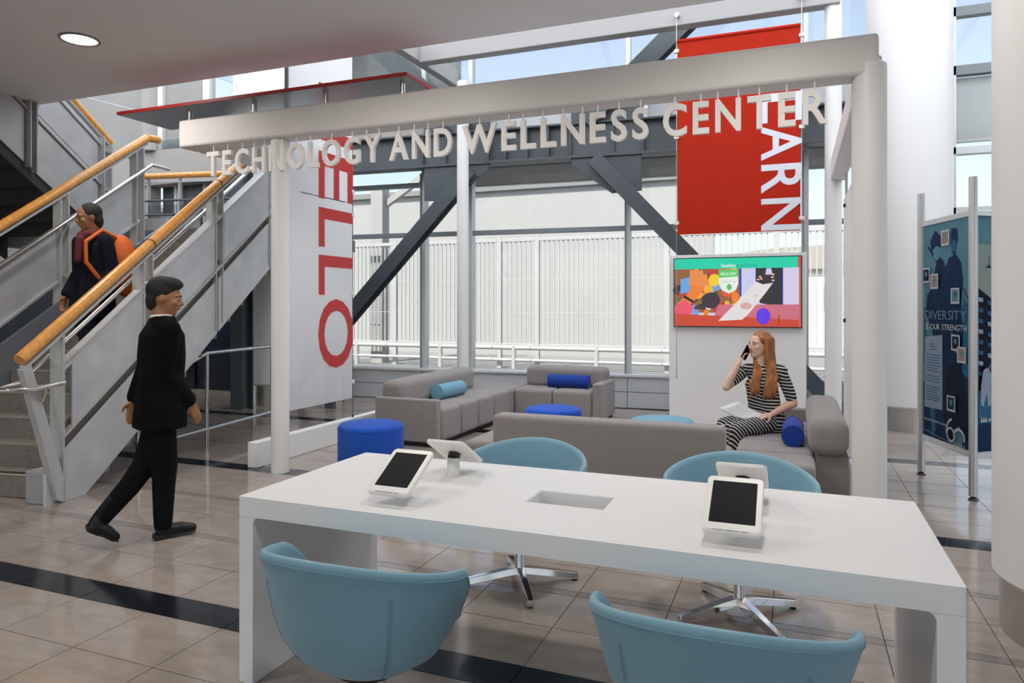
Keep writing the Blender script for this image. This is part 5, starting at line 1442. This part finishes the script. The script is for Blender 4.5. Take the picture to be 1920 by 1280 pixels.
def boot(an, heel, toe, parent, name='boot', shaft=UP):
    m = MB(); d = (toe - heel).normalized()
    chain(m, [(an + shaft * 0.12, 0.056), (an, 0.050), (heel + d * 0.05 + UP * 0.045, 0.044)])
    chain(m, [(heel + d * 0.05 + UP * 0.045, 0.044), (heel.lerp(toe, 0.55) + UP * 0.048, 0.040), (toe - d * 0.05 + UP * 0.034, 0.032)])
    bt = blob(m, name, 'leather_black', parent, 0.008, 3)
    s = d.cross(UP) * 0.042; so2 = MB()
    for (k0, k1, z0, z1) in ((0.0, 0.33, 0.0, 0.034), (0.33, 0.88, 0.012, 0.024)):
        a0, a1 = heel.lerp(toe, k0), heel.lerp(toe, k1)
        so2.prism([tuple(a0 + s + UP * z0), tuple(a1 + s * 0.8 + UP * z0), tuple(a1 - s * 0.8 + UP * z0), tuple(a0 - s + UP * z0)], (0, 0, z1 - z0))
    so2.build('sole', 'black_base', bt, 0.004)
hl0, te0 = P(-0.03, -0.055, 0.0), P(0.185, 0.125, 0.0)
boot(P(0.012, -0.02, 0.10), hl0, te0, mn)
hl1 = P(-0.335, -0.265, 0.125); te1 = P(-0.185, -0.14, -0.005)
boot(P(-0.285, -0.20, 0.185), hl1, te1, mn, 'boot', (bk_leg[2][0] - bk_leg[3][0]).normalized())
h = MB(); R_ = headrot(hf, hl, hu)
h.ell(H + hu * 0.052 - hf * 0.028, 0.098, 0.088, 0.090, 20, 14, R_); h.ell(H - hu * 0.02 - hf * 0.062, 0.052, 0.076, 0.075, 16, 12, R_); h.ell(H + hu * 0.098 + hf * 0.01, 0.085, 0.08, 0.045, 16, 12, R_)
blob(h, 'hair', 'hair_black', mn, 0.009, 2)
cl = MB(); cl.lathe([(0.068, 0), (0.072, 0.03), (0.064, 0.045)], P(-0.004, 0, 1.395), 24); cl.build('collar', 'paper', mn)

# ---- person coming down the stairs
P0_ = Vector(SF(0.92, 0.56, 0.0))
f_ = -ST
bf, bl, bu = basis(f_ * 0.92 + CR * -0.25)
def P(r, a, z): return P0_ + bl * r + bf * a + UP * z        # r: to the person's left, a: forward
ZB = 0.70
hf, hl, hu = basis(bf - UP * 0.28 + bl * -0.25)
H = P(0, 0.04, ZB + 1.59)
b = MB(); head_forms(b, H, hf, hl, hu, 1.0)
chain(b, [(H - hu * 0.07 - hf * 0.02, 0.055), (P(0, 0, ZB + 1.42), 0.06)])
chain(b, [(P(0, 0, ZB + 0.93), 0.125), (P(0, 0, ZB + 1.12), 0.105), (P(0, 0, ZB + 1.28), 0.105), (P(0, 0, ZB + 1.37), 0.07)])
shL, shR = P(0.18, 0, ZB + 1.375), P(-0.18, 0, ZB + 1.375)
chain(b, [(shL, 0.055), (P(0, 0, ZB + 1.40), 0.075), (shR, 0.055)])
aL = [(shL, 0.052), (P(0.235, -0.03, ZB + 1.10), 0.044), (P(0.215, 0.09, ZB + 0.88), 0.030)]
aR = [(shR, 0.052), (P(-0.235, -0.03, ZB + 1.10), 0.044), (P(-0.23, 0.10, ZB + 0.88), 0.030)]
chain(b, aL); chain(b, aR)
hand(b, aL[-1][0], P(0.21, 0.12, ZB + 0.78) - aL[-1][0], bl, 1, 0.5); hand(b, aR[-1][0], P(-0.23, 0.13, ZB + 0.78) - aR[-1][0], -bl, -1, 0.5)
l1 = [(P(0.085, 0, ZB + 0.90), 0.092), (P(0.09, 0.10, ZB + 0.50), 0.062), (P(0.09, 0.06, ZB + 0.34), 0.056), (P(0.09, 0.02, ZB + 0.09), 0.042)]
l2 = [(P(-0.085, 0, ZB + 0.90), 0.092), (P(-0.09, 0.02, ZB + 0.58), 0.062), (P(-0.09, -0.06, ZB + 0.46), 0.056), (P(-0.09, -0.14, ZB + 0.265), 0.042)]
chain(b, l1); chain(b, l2)
chain(b, [(P(0.09, 0.0, ZB + 0.05), 0.04), (P(0.09, 0.15, ZB + 0.035), 0.032)]); chain(b, [(P(-0.09, -0.16, ZB + 0.225), 0.04), (P(-0.09, -0.01, ZB + 0.21), 0.032)])
sp = blob(b, 'person', 'skin_brown', None, 0.009, 3)
tag(sp, 'person with dark coat and orange backpack coming down the stairs', 'person')
face_parts(sp, H, hf, hl, hu, 1.0, 'eye_dark', 'hair_black')
coat(P, bf, bl, shL, shR, aL, aR, ZB + 0.03, [(0, 0, 0.66, 0.165, 0.215), (0, 0, 0.88, 0.15, 0.2), (0, 0, 1.02, 0.13, 0.18), (0, 0, 1.18, 0.135, 0.185), (0, 0, 1.31, 0.125, 0.19), (0, 0, 1.385, 0.085, 0.12), (0, 0, 1.42, 0.07, 0.075)], 'coat', 'cloth_navy', sp)
t = MB(); chain(t, [(p, r + 0.014) for p, r in l1]); chain(t, [(p, r + 0.014) for p, r in l2]); blob(t, 'trousers', 'cloth_navy', sp, 0.012, 4)
for q in (P(0.09, 0, ZB), P(-0.09, -0.16, ZB + 0.175)):
    boot(q + UP * 0.10 + bf * 0.02, q - bf * 0.05, q + bf * 0.21, sp, 'shoe')
s_ = MB(); chain(s_, [(P(-0.05, 0.05, ZB + 1.43), 0.05), (P(0.0, 0.09, ZB + 1.41), 0.055), (P(0.05, 0.05, ZB + 1.43), 0.05), (P(0.05, -0.05, ZB + 1.44), 0.045), (P(-0.05, -0.05, ZB + 1.44), 0.045), (P(-0.05, 0.05, ZB + 1.43), 0.05)]); cap(s_, P(0.02, 0.13, ZB + 1.38), 0.04, P(0.03, 0.15, ZB + 1.20), 0.035)
blob(s_, 'scarf', 'cloth_maroon', sp, 0.010, 2)
h = MB(); R_ = headrot(hf, hl, hu)
h.ell(H + hu * 0.036 - hf * 0.03, 0.098, 0.088, 0.092, 20, 14, R_); h.ell(H - hu * 0.03 - hf * 0.055, 0.06, 0.082, 0.09, 16, 12, R_)
blob(h, 'hair', 'hair_black', sp, 0.010, 2)
bp_ = thing('backpack', 'orange backpack worn by the person on the stairs', 'backpack', P(0.10, -0.22, ZB + 0.95))
k = MB(); k.ell(P(0.11, -0.20, ZB + 1.18), 0.15, 0.12, 0.27, 18, 12, headrot(bl, bf * -1, UP)); k.ell(P(0.12, -0.25, ZB + 1.02), 0.12, 0.09, 0.15, 16, 10, headrot(bl, bf * -1, UP))
blob(k, 'bag', 'cloth_orange', bp_, 0.012, 3)
MB().tube([P(0.12, -0.14, ZB + 1.42), P(0.13, 0.0, ZB + 1.47), P(0.13, 0.15, ZB + 1.36), P(0.15, 0.16, ZB + 1.18), P(0.17, 0.02, ZB + 1.0)], 0.018, 10).build('strap', 'cloth_orange', bp_)
